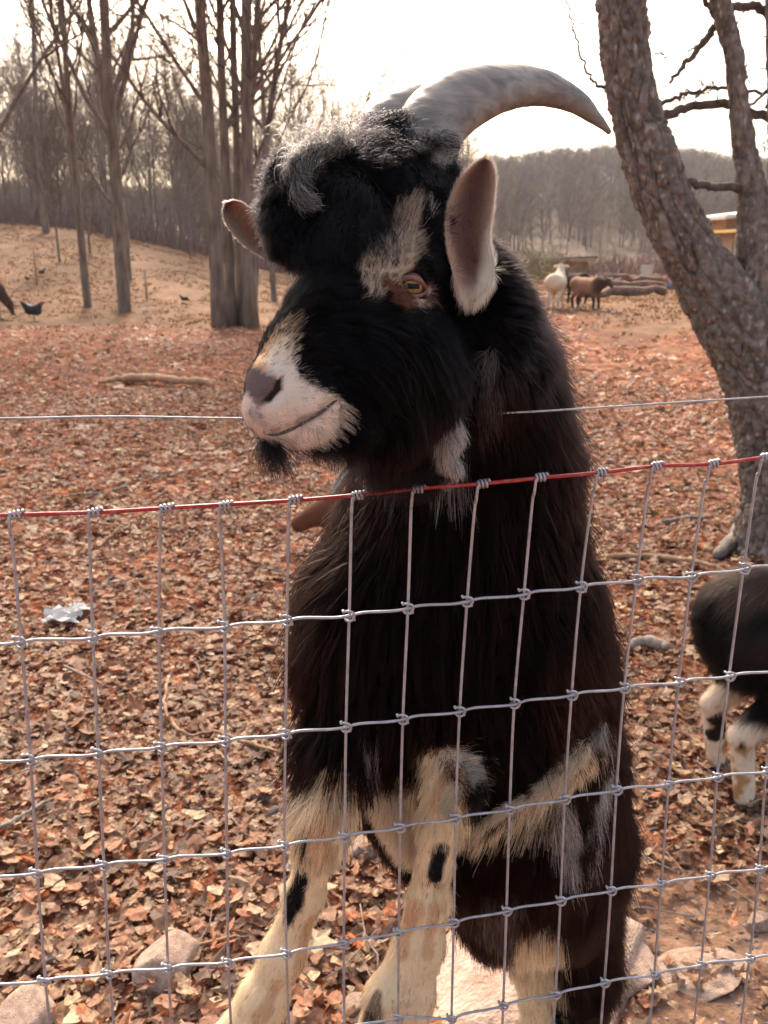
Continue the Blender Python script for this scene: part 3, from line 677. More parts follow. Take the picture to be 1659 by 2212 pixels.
def sample(V, Q, N_, n, weight=None):
    T = np.vstack([Q[:, [0, 1, 2]], Q[:, [0, 2, 3]]]); a, b, c = V[T[:, 0]], V[T[:, 1]], V[T[:, 2]]
    ar = .5*np.linalg.norm(np.cross(b-a, c-a), axis=1)
    if weight is not None: ar = ar*weight[T].mean(1)
    k = rng.choice(len(T), n, p=ar/ar.sum()); u = rng.random(n); v = rng.random(n); f = u+v > 1; u[f] = 1-u[f]; v[f] = 1-v[f]
    P = a[k]*(1-u-v)[:, None]+b[k]*u[:, None]+c[k]*v[:, None]
    W = N_[T[k, 0]]*(1-u-v)[:, None]+N_[T[k, 1]]*u[:, None]+N_[T[k, 2]]*v[:, None]
    return P, nrmz(W)
def field(P, ctrl, pw=4.):
    """inverse-distance mix of control values; ctrl: list of (point, vector of values)"""
    C = np.array([c[0] for c in ctrl]); A_ = np.array([c[1] for c in ctrl], float); out = np.zeros((len(P), A_.shape[1]))
    for q in range(0, len(P), 60000):
        d2 = ((P[q:q+60000, None]-C[None])**2).sum(-1)+1e-5; w_ = d2**(-pw/2); w_ /= w_.sum(1)[:, None]; out[q:q+60000] = w_ @ A_
    return out
def grow(P, Nn, D, ln, lean, curl, droop, K=7, clump=.012, cl=.55, seed=0, wave=.0):
    """P roots, Nn normals, D flow directions, ln lengths -> (n,K,3)"""
    n = len(P); D = nrmz(D); tang_ = D-(D*Nn).sum(1)[:, None]*Nn*.9; d = nrmz(Nn*(1-lean)[:, None]+nrmz(tang_)*lean[:, None]+rng.normal(0, .07, (n, 3)))
    out = np.empty((n, K, 3)); out[:, 0] = P-Nn*.001; seg = (ln/(K-1))[:, None]
    ph = rng.uniform(0, 50, n)
    for i in range(1, K):
        d = nrmz(d+droop[:, None]*np.array([0, 0, -1.])/(K-1)+curl[:, None]*np.stack([vnoise(np.stack([P[:, 0]*55+i*.9, P[:, 1]*55+ph*.03, P[:, 2]*55], -1), seed+a) for a in range(3)], -1)*1.5+rng.normal(0, .028, (n, 3))*(1+3*curl[:, None]))
        out[:, i] = out[:, i-1]+d*seg
    if clump:
        g = P/clump+np.stack([vnoise(P*40, seed+5), vnoise(P*40, seed+6), vnoise(P*40, seed+7)], -1)*.9
        key = np.floor(g).astype(np.int64); kk = (key[:, 0]*73856093) ^ (key[:, 1]*19349663) ^ (key[:, 2]*83492791)
        _, inv = np.unique(kk, return_inverse=True); m = inv.max()+1; c_ = np.bincount(inv, minlength=m)
        mean = np.stack([np.stack([np.bincount(inv, out[:, i, a], m)/c_ for a in range(3)], -1) for i in range(K)], 1)
        t = (np.linspace(0, 1, K)**1.3)[None, :, None]*(cl*rng.uniform(.5, 1.2, n))[:, None, None]
        out = out*(1-t)+mean[inv]*t
    return out
# ------------------------------------------------------------------ the goat standing at the fence
def px2(r, Z): return r*Z/F
gs = Solid()
def C(a, b, k=.02, sub=False): gs.cone(U(*a[:3]), U(*b[:3]), px2(a[3], a[2]), px2(b[3], b[2]), k, sub)
def chain(*pts, k=.02):
    for a, b in zip(pts, pts[1:]): C(a, b, k)
# torso
chain((1010,830,.80,150), (1005,1000,.84,195), (985,1180,.88,235), (975,1340,.92,275), (1000,1500,.97,285), (1060,1680,1.04,245), (1140,1830,1.13,170), (1170,1930,1.2,140), k=.03)
C((800,1290,.84,120), (790,1440,.86,125), .04)              # shoulder on the far side
C((1120,1330,.88,140), (1130,1500,.92,160), .04)
C((1205,1640,1.04,118), (1225,1790,1.12,108), .04)          # thigh near
chain((1225,1790,1.12,106), (1245,1960,1.24,72), (1258,2090,1.32,56), (1252,2240,1.38,50), (1240,2420,1.40,36), k=.02)
chain((1120,1850,1.12,105), (1120,1990,1.22,52), (1150,2080,1.30,36), (1160,2240,1.36,34), (1165,2400,1.40,30), k=.02)
C((870,1700,.98,95), (900,1780,1.0,70), .03)                # pale belly
C((1050,1960,1.16,52), (1065,2040,1.18,34), .03)
# fore legs
chain((800,1440,.86,105), (728,1620,.83,74), (706,1730,.815,52), (690,1810,.825,44), (658,1935,.855,38), (612,2060,.87,44), (568,2160,.88,50), (520,2260,.89,54), k=.015)
C((700,1765,.818,50), (692,1800,.822,47), .01)
C((545,2190,.882,38), (450,2290,.87,42), .012)
chain((965,1500,.87,105), (975,1655,.835,50), (968,1720,.83,44), (950,1800,.835,36), (940,1860,.845,33), (925,1950,.862,42), (908,2040,.872,47), (888,2150,.88,46), (862,2280,.89,50), k=.015)
C((955,1770,.83,42), (948,1800,.835,38), .01)
C((892,2050,.870,40), (832,2150,.862,39), .014); C((832,2150,.862,39), (800,2260,.858,40), .014)
# neck and head
chain((920,560,.660,110), (955,700,.70,135), (1005,850,.79,160), k=.03)
C((850,540,.640,128), (800,600,.625,110), .02)              # skull
C((1000,640,.665,80), (1040,760,.73,85), .03)
chain((770,620,.605,100), (700,700,.585,78), (640,770,.567,64), (592,830,.553,48), k=.02)   # bridge of the nose
chain((850,720,.607,110), (760,800,.595,88), (690,850,.577,62), k=.02)                   # cheek
chain((880,800,.625,110), (830,870,.622,92), (730,905,.592,52), (650,925,.570,40), (600,925,.560,36), k=.015)  # jaw
C((585,868,.550,54), (650,868,.563,52), .012); C((560,892,.549,34), (575,900,.551,36), .01)                # upper lip
C((572,812,.546,30), (588,850,.547,34), .012)                # nose pad
C((875,575,.603,46), (905,590,.610,42), .015)               # brow
gs.ell(U(893,622,.5905), (.0108,.0108,.0108), k=.004, sub=True)
# lumps under the forelock
C((860,380,.66,72), (800,400,.650,92), .03); C((740,430,.628,86), (672,450,.612,74), .03); C((650,480,.60,56), (640,510,.597,46), .02)
_v, _q = gs.surface(.0065)
bvh = BVHTree.FromPolygons([tuple(v) for v in _v], [tuple(int(i) for i in q) for q in _q])
def hit(px, py, default=.9):
    d = Vector(ray(px, py)); ln = d.length; h = bvh.ray_cast(Vector(CP), d/ln)
    if h[0] is None: return U(px, py, default), default
    return np.array(h[0]), h[3]/ln
def groove(pts, r, dz=0, k=.003):
    Q_ = [hit(*q)[0]+FWD*dz for q in pts]
    for a, b in zip(Q_, Q_[1:]): gs.cone(a, b, r, r, k, True)
groove([(590,933),(620,929),(655,913),(690,893),(715,873),(728,862)], .0022, .0002)       # mouth
groove([(604,824),(601,840),(590,854),(577,864)], .0030, .0006)                          # nostril
groove([(560,862),(563,885),(570,905)], .0014)
groove([(650,780),(690,790),(725,810)], .003, -.0015, .008)
GV, GQ = gs.surface(.0031)
print('goat verts', len(GV))
GN = vnormals(GV, GQ)
bvh = BVHTree.FromPolygons([tuple(v) for v in GV], [tuple(int(i) for i in q) for q in GQ])
def hit(px, py, default=.9):
    d = Vector(ray(px, py)); ln = d.length; h = bvh.ray_cast(Vector(CP), d/ln)
    if h[0] is None: return U(px, py, default), default
    return np.array(h[0]), h[3]/ln
BLK = (.0075,.0070,.0085); BRN = (.0072,.0038,.0032); RED = (.11,.042,.026); CREAM = (.86,.69,.45); WHITE = (.77,.67,.57); TAN = (.66,.43,.25); GREY = (.30,.28,.29)
DG = (.10,.085,.085); SKIN = (.17,.13,.125); TIP = (.42,.27,.15)
# markings: (colour, softness, edge noise, salt-and-pepper, [(px,py,r),...])
MARK = [
 (BRN, .5, .3, 0, [(1000,1150,330),(1000,1500,400),(1100,1800,350)]),
 ((.05,.02,.012), .5, .4, .35, [(1230,1450,90),(1240,1560,80)]),
 (DG, .3, .4, .5, [(1055,790,26),(1045,870,20)]), (GREY, .3, .4, .45, [(985,925,26),(975,985,32)]), (GREY, .3, .4, .3, [(960,1010,22),(992,1020,20)]),
 (CREAM, .3, .3, .3, [(785,1046,9)]), (DG, .4, .4, .5, [(850,1000,22),(880,1030,22)]),
 # face
 (TAN, .3, .4, .5, [(622,705,24),(596,742,30)]), (TAN, .25, .35, .12, [(578,760,24),(566,785,20)]), ((.8,.68,.52), .3, .4, .3, [(610,750,22),(600,775,24)]),
 (WHITE, .18, .22, .03, [(612,790,26),(615,855,52),(680,890,46),(708,908,34)]), (WHITE, .2, .25, .05, [(560,900,50),(620,945,46),(690,935,42)]), (WHITE, .2, .2, .1, [(690,866,22),(724,872,14)]),
 ((.5,.44,.41), .3, .2, .1, [(546,892,14),(590,930,9)]), ((.42,.33,.30), .3, .2, .15, [(650,910,14),(700,885,9)]),
 (SKIN, .2, .1, 0, [(546,822,28),(560,838,28),(584,832,22)]), ((.03,.02,.02), .15, .1, 0, [(602,824,6),(598,842,8),(584,858,7),(572,868,5)]), ((.22,.17,.165), .3, .1, .1, [(558,868,9)]),
 ((.44,.335,.25), .28, .35, .22, [(900,430,12),(880,480,26),(862,530,42),(828,580,44),(802,628,22)]),
 ((.50,.42,.36), .25, .3, .3, [(900,400,14),(925,470,8)]),
 (BRN, .3, .3, 0, [(850,660,20),(930,650,24)]), (RED, .3, .2, 0.05, [(838,616,15),(875,645,24),(918,642,20),(925,618,9)]), ((.35,.24,.19), .3, .2, .1, [(905,655,10),(928,625,7)]),
 # flank and belly
 (CREAM, .25, .3, .08, [(865,1745,80),(900,1830,50)]),
 (CREAM, .25, .35, .1, [(1020,1800,22),(1110,1745,24),(1195,1695,38),(1255,1620,42)]), ((.40,.36,.34), .3, .4, .25, [(1285,1580,22),(1310,1560,10)]),
 ((.45,.44,.45), .3, .4, .25, [(1305,1640,12),(1292,1730,15),(1268,1820,10)]), ((.40,.38,.38), .3, .4, .25, [(1215,1760,24),(1235,1830,20)]), ((.5,.40,.30), .3, .4, .3, [(1140,1770,20),(1230,1720,24)]),
 (DG, .3, .4, .35, [(1060,1990,45),(1090,1930,40)]),
 (CREAM, .2, .3, .03, [(1165,1990,46),(1150,2110,60),(1160,2420,70)]), (TAN, .3, .3, .2, [(1175,2000,25)]),
 # fore legs
 ((.30,.24,.20), .35, .4, .35, [(800,1580,22),(785,1700,30)]),
 (CREAM, .15, .3, .03, [(715,1765,92),(650,1960,100),(560,2150,120),(480,2300,120)]), (TAN, .4, .5, .3, [(712,1750,24),(690,1800,26),(700,1850,18)]), (TAN, .4, .5, .35, [(672,1990,14),(650,2090,20),(640,2160,24)]), (TAN, .4, .5, .4, [(600,2130,14),(560,2200,18)]),
 ((.012,.011,.012), .35, .5, .05, [(652,1890,14),(634,1948,22),(620,1990,10)]), ((.012,.011,.012), .3, .4, .2, [(660,1800,10),(655,1840,7)]),
 (CREAM, .15, .3, .03, [(960,1690,70),(945,1850,90),(915,2000,105),(880,2160,120),(860,2290,120)]), ((.8,.68,.52), .3, .4, .1, [(1000,1650,26),(960,1640,22)]),
 (TAN, .3, .35, .25, [(945,1740,20),(960,1700,26),(985,1680,24)]), ((.30,.2,.13), .3, .3, .3, [(985,1715,18)]), (TAN, .4, .5, .35, [(900,1960,16),(872,2010,20),(868,2060,14)]), (TAN, .4, .5, .4, [(940,1960,12),(925,2060,14)]),
 ((.012,.011,.012), .35, .5, .05, [(952,1835,20),(940,1895,15)]), ((.012,.011,.012), .3, .3, .1, [(1010,1740,17),(1030,1720,14)]),
 ((.24,.17,.125), .4, .5, .25, [(815,2150,12),(800,2200,24),(796,2260,34)]), ((.06,.045,.04), .3, .3, .1, [(800,2200,14),(790,2250,24)]),
]
caps = []
for colr, soft, en, sp, pts in MARK:
    q = []
    for px, py, r in pts:
        h, z = hit(px, py); q.append((h, px2(r, z)))
    if len(q) == 1: q.append(q[0])
    caps.append((np.array(colr), soft, en, sp, q))
def coat(P, hairs=False):
    """coat colour at points of the skin: patches with ragged edges"""
    c = np.tile(np.array(BLK), (len(P), 1)); n1 = fbm(P*45, 3, 2)*1.1; n2 = fbm(P*18, 2, 8)
    sp_r = rng.random(len(P)) if hairs else np.ones(len(P))
    for colr, soft, en, sp, q in caps:
        best = np.full(len(P), 9.)
        for (a, ra), (b, rb) in zip(q, q[1:]):
            ab = b-a; L2 = ab @ ab+1e-10; h = np.clip((P-a) @ ab/L2, 0, 1); dd = np.linalg.norm(P-a-h[:, None]*ab, axis=1)/(ra+(rb-ra)*h); best = np.minimum(best, dd)
        v = best+en*n1+(rng.normal(0, .13, len(P)) if hairs else 0); m = sstep(1+soft, 1-soft*.6, v)
        if sp: m = m*np.where(sp_r < sp, .15, 1.)
        if hairs: m = np.clip((m-.5)*1.5+.5, 0, 1); 
        c = c*(1-m[:, None])+colr*m[:, None]
    return c
goat = empty('goat', (.24, .95, 0)); GO = np.array(goat.location)
skinm = mat('goat_skin', (1,1,1), .85, attr='coat', bump=.0006, bscale=900, spec=.08)
sc_ = coat(GV)*np.array([.85, .82, .8])
body = obj('body', mesh_np('body', GV-GO, GQ, None, skinm, True, sc_), goat)
tag(goat, 'shaggy black goat with big curved horns rearing up against the wire fence', 'goat')
if True:
    # (px,py, dx,dy,dz, length, lean, curl, droop)  directions in picture axes: right, down, away
    FL = [
     (590,800, .5,-.3,0, .006,.75,0,0), (640,740, .6,-.5,0, .010,.78,.02,0), (560,880, .5,.4,0, .005,.6,0,0), (640,905, .8,.2,0, .004,.8,0,0), (690,890, .8,0,0, .005,.8,0,0), (620,955, .4,.9,0, .008,.6,.02,.1), (690,935, .7,.7,0, .010,.65,.03,.15),
     (700,860, .9,.1,0, .006,.8,0,0), (760,870, .8,.6,0, .022,.75,.04,.2), (560,830,.3,-.3,0,.002,.7,0,0), (590,850,.3,-.3,0,.002,.7,0,0),
     (700,660, .7,-.1,0, .016,.75,.05,.1), (760,720, .8,.35,0, .022,.8,.05,.1), (800,800, .7,.6,0, .030,.75,.08,.3), (870,760, .4,.9,0, .034,.75,.08,.3), (900,880, .2,1,0, .030,.75,.06,.4),
     (860,960, 0,1,.3, .030,.7,.06,.5), (780,940, .2,1,.3, .022,.65,.06,.5),
     (800,600, .2,-.9,0, .008,.8,.02,0), (850,540, .3,-1,0, .010,.75,.03,0), (890,470, .4,-1,0, .014,.7,.04,0), (885,600, .7,-.3,0, .005,.8,0,0), (890,650, .7,.3,0, .006,.8,0,0),
     (940,560, .5,.4,0, .014,.75,.03,.1), (960,680, .4,.8,0, .022,.75,.05,.2), (1000,760, .4,.9,0, .034,.7,.06,.3),
     (1060,800, .3,1,0, .045,.72,.06,.4), (1110,700, .9,.3,.1, .026,.45,.05,.1), (1070,620, .8,.1,.1, .020,.45,.05,.1), (1150,800, .8,.7,.1, .036,.55,.06,.3), (1180,950, .5,1,.1, .05,.62,.06,.4), (1000,950, 0,1,0, .05,.75,.06,.4),
     (900,1150, -.2,1,0, .055,.75,.06,.5), (1050,1150, .05,1,0, .055,.78,.06,.5), (1220,1150, .5,1,.1, .05,.62,.06,.4), (780,1200, -.6,.8,0, .055,.6,.08,.5), (700,1300, -.5,1,0, .055,.65,.08,.5),
     (700,1450, -.4,1,0, .055,.65,.1,.5), (850,1350, -.1,1,0, .055,.75,.07,.5), (1000,1400, .0,1,0, .055,.78,.07,.5), (1200,1400, .3,1,0, .055,.7,.07,.5), (1280,1400, .6,1,0, .045,.6,.07,.4),
     (850,1550, -.2,1,0, .055,.7,.08,.5), (1050,1600, .2,1,0, .05,.7,.08,.4), (1250,1550, .5,.9,0, .045,.65,.08,.4), (680,1600, -.4,1,0, .050,.65,.1,.5), (730,1640, -.2,1,0, .045,.65,.1,.5), (660,1690, -.3,1,0, .035,.6,.1,.5), (820,1600, -.1,1,0, .05,.7,.1,.5),
     (700,1790, -.2,1,0, .016,.75,.06,.1), (650,1930, -.35,1,0, .010,.85,.03,0), (580,2100, -.45,1,0, .009,.85,.02,0),
     (1000,1620, .5,-.6,0, .03,.5,.15,.1), (950,1640, -.3,.9,0, .014,.7,.1,.1), (960,1720, .2,1,0, .016,.75,.12,.1), (940,1850, -.1,1,0, .010,.85,.03,0), (900,2020, -.2,1,0, .009,.85,.02,0), (870,2180, -.2,1,0, .009,.85,.02,0),
     (870,1770, -.4,.9,0, .028,.75,.06,.2), (1090,1750, -.4,.9,0, .035,.7,.08,.3), (1200,1700, -.5,.8,0, .035,.7,.08,.3), (1300,1680, -.1,1,0, .04,.7,.08,.3), (1230,1800, .1,1,0, .045,.7,.08,.4), (1320,1850, .2,1,0, .04,.65,.08,.4),
     (1080,1880, 0,1,0, .035,.75,.06,.3), (1060,2010, 0,1,0, .04,.65,.08,.5), (1250,1950, .1,1,0, .045,.65,.08,.5), (1260,2100, .15,1,0, .045,.6,.08,.5), (1150,2080, .1,1,0, .014,.75,.04,.1), (1155,2200, .1,1,0, .010,.8,.03,.0),
    ]
    ctrl = []
    for px, py, dx, dy, dz, ln, le, cu_, dr in FL:
        h, z = hit(px, py); D = RIGHT*dx+DOWN*dy+FWD*dz; D /= np.linalg.norm(D)
        ctrl.append((h, [*D, ln, le, cu_, dr]))
    def fur_on(V, Q, Nv, n, weight, name, rmin=.00010, K=6, lmul=1., cl=.6, seed=0, sel=None, rmul=1., clump=.010):
        P, Nn = sample(V, Q, Nv, n, weight)
        if sel is not None: k_ = sel(P); P, Nn = P[k_], Nn[k_]
        A_ = field(P, ctrl); ln = A_[:, 3]*lmul*rng.uniform(.55, 1.15, len(P)); fa = rng.random(len(P)) < .035; ln[fa] *= 1.45; A_[fa, 4] *= .8; c = coat(P, True)
        lum = c.mean(1); c = c*rng.uniform(.75, 1.2, len(P))[:, None]*np.exp(np.where(lum < .05, .8, .48)*vnoise(P*np.array([150, 150, 38]), 61))[:, None]
        H = grow(P, Nn, A_[:, :3], ln, A_[:, 4], A_[:, 5], A_[:, 6], K=K, clump=clump, cl=cl, seed=seed)
        col = np.repeat(c[:, None], K, 1)
        t = (np.linspace(0, 1, K)**2)[None, :, None]; tipc = np.array([.026,.0095,.006]); dark = (lum < .05)[:, None, None]
        col = np.where(dark, col*(1-t*.55)+tipc*t*.55*sstep(.015, .05, ln)[:, None, None], col)
        rad = rmul*(rmin+.0000042*ln*1000)*rng.uniform(.7, 1.3, len(P))
        return make_curves(name, H-GO, rad, col, FURM, goat)
    face = (GV-CP) @ DOWN; depthv = (GV-CP) @ FWD
    view = nrmz(CP-GV); vis = sstep(-.45, .1, (GN*view).sum(1)); wgt = .12+.88*vis
    eye_c = U(893,622,.5905); wgt[np.linalg.norm(GV-eye_c, axis=1) < .0135] = 0
    pyv = face/depthv*F+PH/2; pxv = ((GV-CP) @ RIGHT)/depthv*F+PW/2
    headw = sstep(1000, 850, pyv); nosec = hit(562, 830)[0]; nd = np.linalg.norm(GV-nosec, axis=1)
    fur_on(GV, GQ, GN, 120000, wgt*(1-headw*.55), 'fur', seed=1, clump=.016, cl=.8, rmul=1.25)
    wh = wgt*headw*sstep(.012, .026, nd)+wgt*headw*.25
    fur_on(GV, GQ, GN, 140000, wh, 'face_fur', rmin=.00012, seed=2, cl=.6, clump=.007)
    legw = wgt*sstep(1680, 1760, pyv)
    fur_on(GV, GQ, GN, 60000, legw, 'leg_fur', rmin=.00015, seed=3, cl=.7, lmul=1.25, clump=.007)
    # forelock: long curly hair thrown forward from between the horns
    def tuft(name, n, spine, ln, colf, seed, curl=.5, rad=.00014, K=12, droop=.3, jit=.35, cl=.6, clump=.012, thick=.7):
        """spine: [(px,py,Z,r,dx,dy,dz)] roots in balls along the spine, growing in direction d"""
        idx = rng.integers(0, len(spine)-1, n); t = rng.random(n); S = np.array([[*U(*s[:3]), px2(s[3], s[2]), *(RIGHT*s[4]+DOWN*s[5]+FWD*s[6])] for s in spine])
        A_ = S[idx]*(1-t)[:, None]+S[idx+1]*t[:, None]; o = nrmz(rng.normal(0, 1, (n, 3))); o[:, 1] = np.where(rng.random(n) < .7, -np.abs(o[:, 1]), o[:, 1])
        P = A_[:, :3]+o*(A_[:, 3]*rng.uniform(thick, 1, n))[:, None]
        D = nrmz(A_[:, 4:7])+rng.normal(0, jit, (n, 3))
        l = ln*rng.uniform(.5, 1.2, n); H = grow(P, o, D, l, np.full(n, .72), np.full(n, curl), np.full(n, droop), K=K, clump=clump, cl=cl, seed=seed)
        return make_curves(name, H-GO, rad*rng.uniform(.7, 1.3, n), colf(P, n, K), FURM, goat)
    def black(P, n, K):
        c = np.array(BLK)*rng.uniform(.8, 2.2, n)[:, None]; return np.repeat(c[:, None], K, 1)
    def white(P, n, K):
        c = np.array([.50,.48,.465])*np.where(rng.random(n) < .4, .03, rng.uniform(.15, .9, n))[:, None]; return np.repeat(c[:, None], K, 1)
    tuft('forelock', 22000, [(930,330,.655,60,-.2,.6,-.3), (850,350,.65,78,-.4,.7,-.4), (790,380,.638,86,-.5,.6,-.4), (735,410,.622,76,-.5,.7,-.3), (675,440,.607,66,-.2,1,-.2), (640,500,.598,52,.1,1,0)], .034, black, 21, curl=.5, rad=.00019, clump=.018, cl=.75)
    tuft('forelock', 15000, [(655,405,.60,56,-.4,.8,-.1), (622,450,.597,50,0,1,0), (618,505,.594,42,.4,.8,0), (650,535,.595,34,.8,.2,0)], .024, black, 22, curl=.35, droop=.4, rad=.00019, clump=.018, cl=.75)
    tuft('forelock', 9000, [(622,352,.600,30,-.6,.2,0), (598,392,.598,30,-.4,.8,0), (588,440,.596,26,0,1,0), (600,500,.594,28,.4,.8,0)], .018, black, 27, curl=.5, rad=.00019, clump=.014, cl=.7)
    tuft('forelock', 18000, [(760,450,.61,80,-.3,.9,-.1), (730,520,.60,80,-.2,1,0), (800,470,.615,60,-.1,1,0)], .05, black, 23, curl=.25, droop=.5, rad=.00019, clump=.02, cl=.8)
    tuft('forelock', 14000, [(900,290,.652,58,.3,-.5,-.2), (850,290,.652,50,-.4,-.4,-.2), (960,380,.648,44,.6,.3,-.1), (890,420,.63,60,.3,.8,-.2)], .028, black, 24, curl=.9, rad=.00018)
    tuft('forelock', 1000, [(765,310,.606,16,-.9,.1,-.2), (715,318,.594,20,-.9,.3,-.2), (660,328,.580,16,-.6,.8,-.1), (630,350,.572,10,-.1,1,-.1)], .032, white, 25, curl=.55, rad=.00017, thick=.6)
    tuft('forelock', 420, [(640,380,.572,14,.1,1,0), (650,420,.570,10,.2,1,0)], .026, white, 26, curl=.35, rad=.00016)
    def grey(P, n, K):
        c = np.array([.62,.56,.50])*np.where(rng.random(n) < .45, rng.uniform(.03, .2, n), rng.uniform(.5, 1.2, n))[:, None]; return np.repeat(c[:, None], K, 1)
    def creamy(P, n, K):
        c = np.array([.84,.68,.47])*rng.uniform(.5, 1.1, n)[:, None]; return np.repeat(c[:, None], K, 1)
    def stuft(name, pts, n, ln, colf, seed, off=.020, rpx=12, **kw):
        sp = []
        for q in pts:
            h_, z_ = hit(*q[:2]); sp.append((q[0], q[1], z_-off, q[3] if len(q) > 3 else rpx, *(q[2] if len(q) > 2 else (0, 1, 0))))
        return tuft(name, n, sp, ln, colf, seed, **kw)
    def whitish(P, n, K):
        c = np.array([.74,.68,.62])*np.where(rng.random(n) < .22, rng.uniform(.03, .2, n), rng.uniform(.55, 1.15, n))[:, None]; return np.repeat(c[:, None], K, 1)
    def dgrey(P, n, K):
        c = np.array([.26,.23,.22])*rng.uniform(.1, 1., n)[:, None]; return np.repeat(c[:, None], K, 1)
    tuft('neck_tuft', 1500, [(985,905,.655,17,-.1,1,0), (970,940,.652,20,0,1,.05), (960,965,.652,18,.1,1,0)], .020, whitish, 41, curl=.12, droop=.3, jit=.2, rad=.00017, clump=.008)
    tuft('neck_tuft', 900, [(955,990,.655,14,.3,1,0), (985,1005,.655,16,.3,.8,0)], .014, whitish, 48, curl=.12, droop=.3, jit=.25, rad=.00017, clump=.008)
    stuft('neck_tuft', [(775,1022,(.2,1,0)), (790,1035), (803,1045)], 420, .009, creamy, 42, rpx=12, off=.02, curl=.1, droop=.3, jit=.2, rad=.00016, clump=.006)
    stuft('neck_tuft', [(955,1038,(.1,1,0)), (972,1042)], 220, .008, creamy, 43, off=.03, curl=.1, droop=.3, jit=.2, rad=.00016, clump=.006)
    stuft('neck_tuft', [(1058,755), (1050,800), (1042,850)], 420, .024, dgrey, 44, off=.012, rpx=16, curl=.12, droop=.4, jit=.15, rad=.00013, clump=.008)
    # pale streaks on the flank
    stuft('belly_tuft', [(830,1715,(-.3,1,0)), (860,1770,(-.4,1,0)), (892,1825,(-.4,1,0))], 3600, .026, creamy, 58, rpx=34, off=.016, curl=.1, droop=.3, jit=.15, rad=.00018, clump=.009)
    stuft('flank_tuft', [(1262,1610,(-.5,.9,0)), (1230,1650,(-.6,.8,0)), (1195,1690,(-.6,.8,0)), (1165,1712,(-.8,.6,0))], 2200, .017, creamy, 51, rpx=22, curl=.08, droop=.2, jit=.15, rad=.00018, clump=.009)
    stuft('flank_tuft', [(1140,1725,(-.9,.5,0)), (1090,1750,(-.9,.5,0)), (1040,1785,(-.8,.7,0)), (1010,1815,(-.5,.9,0))], 1500, .014, creamy, 52, rpx=13, curl=.08, droop=.2, jit=.15, rad=.00017, clump=.009)
    stuft('flank_tuft', [(1300,1560,(-.3,1,0)), (1285,1590,(-.4,1,0))], 600, .022, grey, 53, rpx=14, curl=.1, droop=.3, jit=.2, rad=.00016, clump=.008)
    stuft('flank_tuft', [(1308,1640,(-.1,1,0)), (1303,1690,(-.2,1,0)), (1290,1745,(-.3,1,0))], 1300, .026, whitish, 54, rpx=10, curl=.08, droop=.3, jit=.12, rad=.00017, clump=.009)
    stuft('flank_tuft', [(1288,1760,(-.3,1,0)), (1272,1800,(-.3,1,0))], 500, .022, grey, 55, rpx=8, curl=.08, droop=.3, jit=.12, rad=.00017, clump=.009)
    stuft('flank_tuft', [(1212,1740,(.2,1,0)), (1222,1780,(.1,1,0)), (1232,1810,(.1,1,0))], 1300, .024, grey, 56, rpx=17, curl=.08, droop=.3, jit=.15, rad=.00017, clump=.009)
    stuft('flank_tuft', [(1170,1990,(.1,1,0)), (1155,2030,(0,1,0))], 900, .020, creamy, 57, rpx=20, curl=.08, droop=.3, jit=.15, rad=.00017, clump=.009)
    def dark(P, n, K):
        c = np.array([.010,.008,.008])*rng.uniform(.6, 1.8, n)[:, None]; return np.repeat(c[:, None], K, 1)
    tuft('knee_tuft', 1100, [(1000,1640,.81,16,.8,-.7,0), (1018,1665,.81,17,1,-.2,0), (1015,1695,.81,14,.8,.5,0)], .016, whitish, 45, curl=.2, droop=.1, jit=.3, rad=.00014, clump=.006)
    tuft('knee_tuft', 900, [(1035,1690,.805,12,.8,.6,0), (1020,1730,.80,14,.5,.9,0), (960,1625,.80,20,-.2,1,-.2)], .018, dark, 46, curl=.2, droop=.3, jit=.3, rad=.00014, clump=.006)
    tuft('knee_tuft', 900, [(985,1690,.792,16,-.6,.6,0), (965,1730,.79,16,-.2,1,0), (980,1760,.79,14,.3,1,0)], .016, creamy, 47, curl=.5, droop=.2, jit=.2, rad=.00014, clump=.006)
    tuft('forelock', 1500, [(900,290,.652,60,.3,-.7,-.2), (820,310,.648,76,-.2,-.9,-.1), (740,345,.625,80,-.6,-.6,0), (660,370,.607,62,-.7,-.4,0), (610,420,.598,48,-.9,.2,0)], .026, black, 61, curl=1.3, rad=.00014, jit=.5, clump=.008, cl=.4, thick=.9)
    tuft('forelock', 160, [(740,320,.600,16,-.7,-.6,-.1), (690,322,.588,18,-.8,-.5,-.1), (645,335,.577,14,-.8,-.2,-.1)], .034, white, 62, curl=1.1, rad=.00014, jit=.4, clump=0, thick=.9)
    stuft('whiskers', [(600,905,(-.7,.5,-.3)), (640,925,(-.3,.8,-.6)), (680,925,(.2,.8,-.6)), (620,870,(-.4,.2,-.9))], 46, .020, white, 63, rpx=10, off=.002, curl=.15, droop=.2, jit=.35, rad=.00009, clump=0)
    # beard
    tuft('beard', 520, [(566,945,.556,8,-.05,1,0), (582,952,.556,9,.2,1,0), (596,956,.558,7,.25,1,0)], .034, black, 31, curl=.2, droop=.8, jit=.12, cl=.6, rad=.00013, clump=.006)
    tuft('beard', 1500, [(650,950,.572,12,.6,.6,.3), (700,945,.59,18,.7,.6,.4), (760,945,.62,30,.5,.8,.5)], .026, black, 32, curl=.12, droop=.7, jit=.2, rad=.00012)
    tuft('beard', 11000, [(800,930,.66,40,0,1,.25), (870,940,.69,50,0,1,.3), (940,930,.70,50,0,1,.3)], .052, black, 33, curl=.15, droop=.9, jit=.2, rad=.00015)
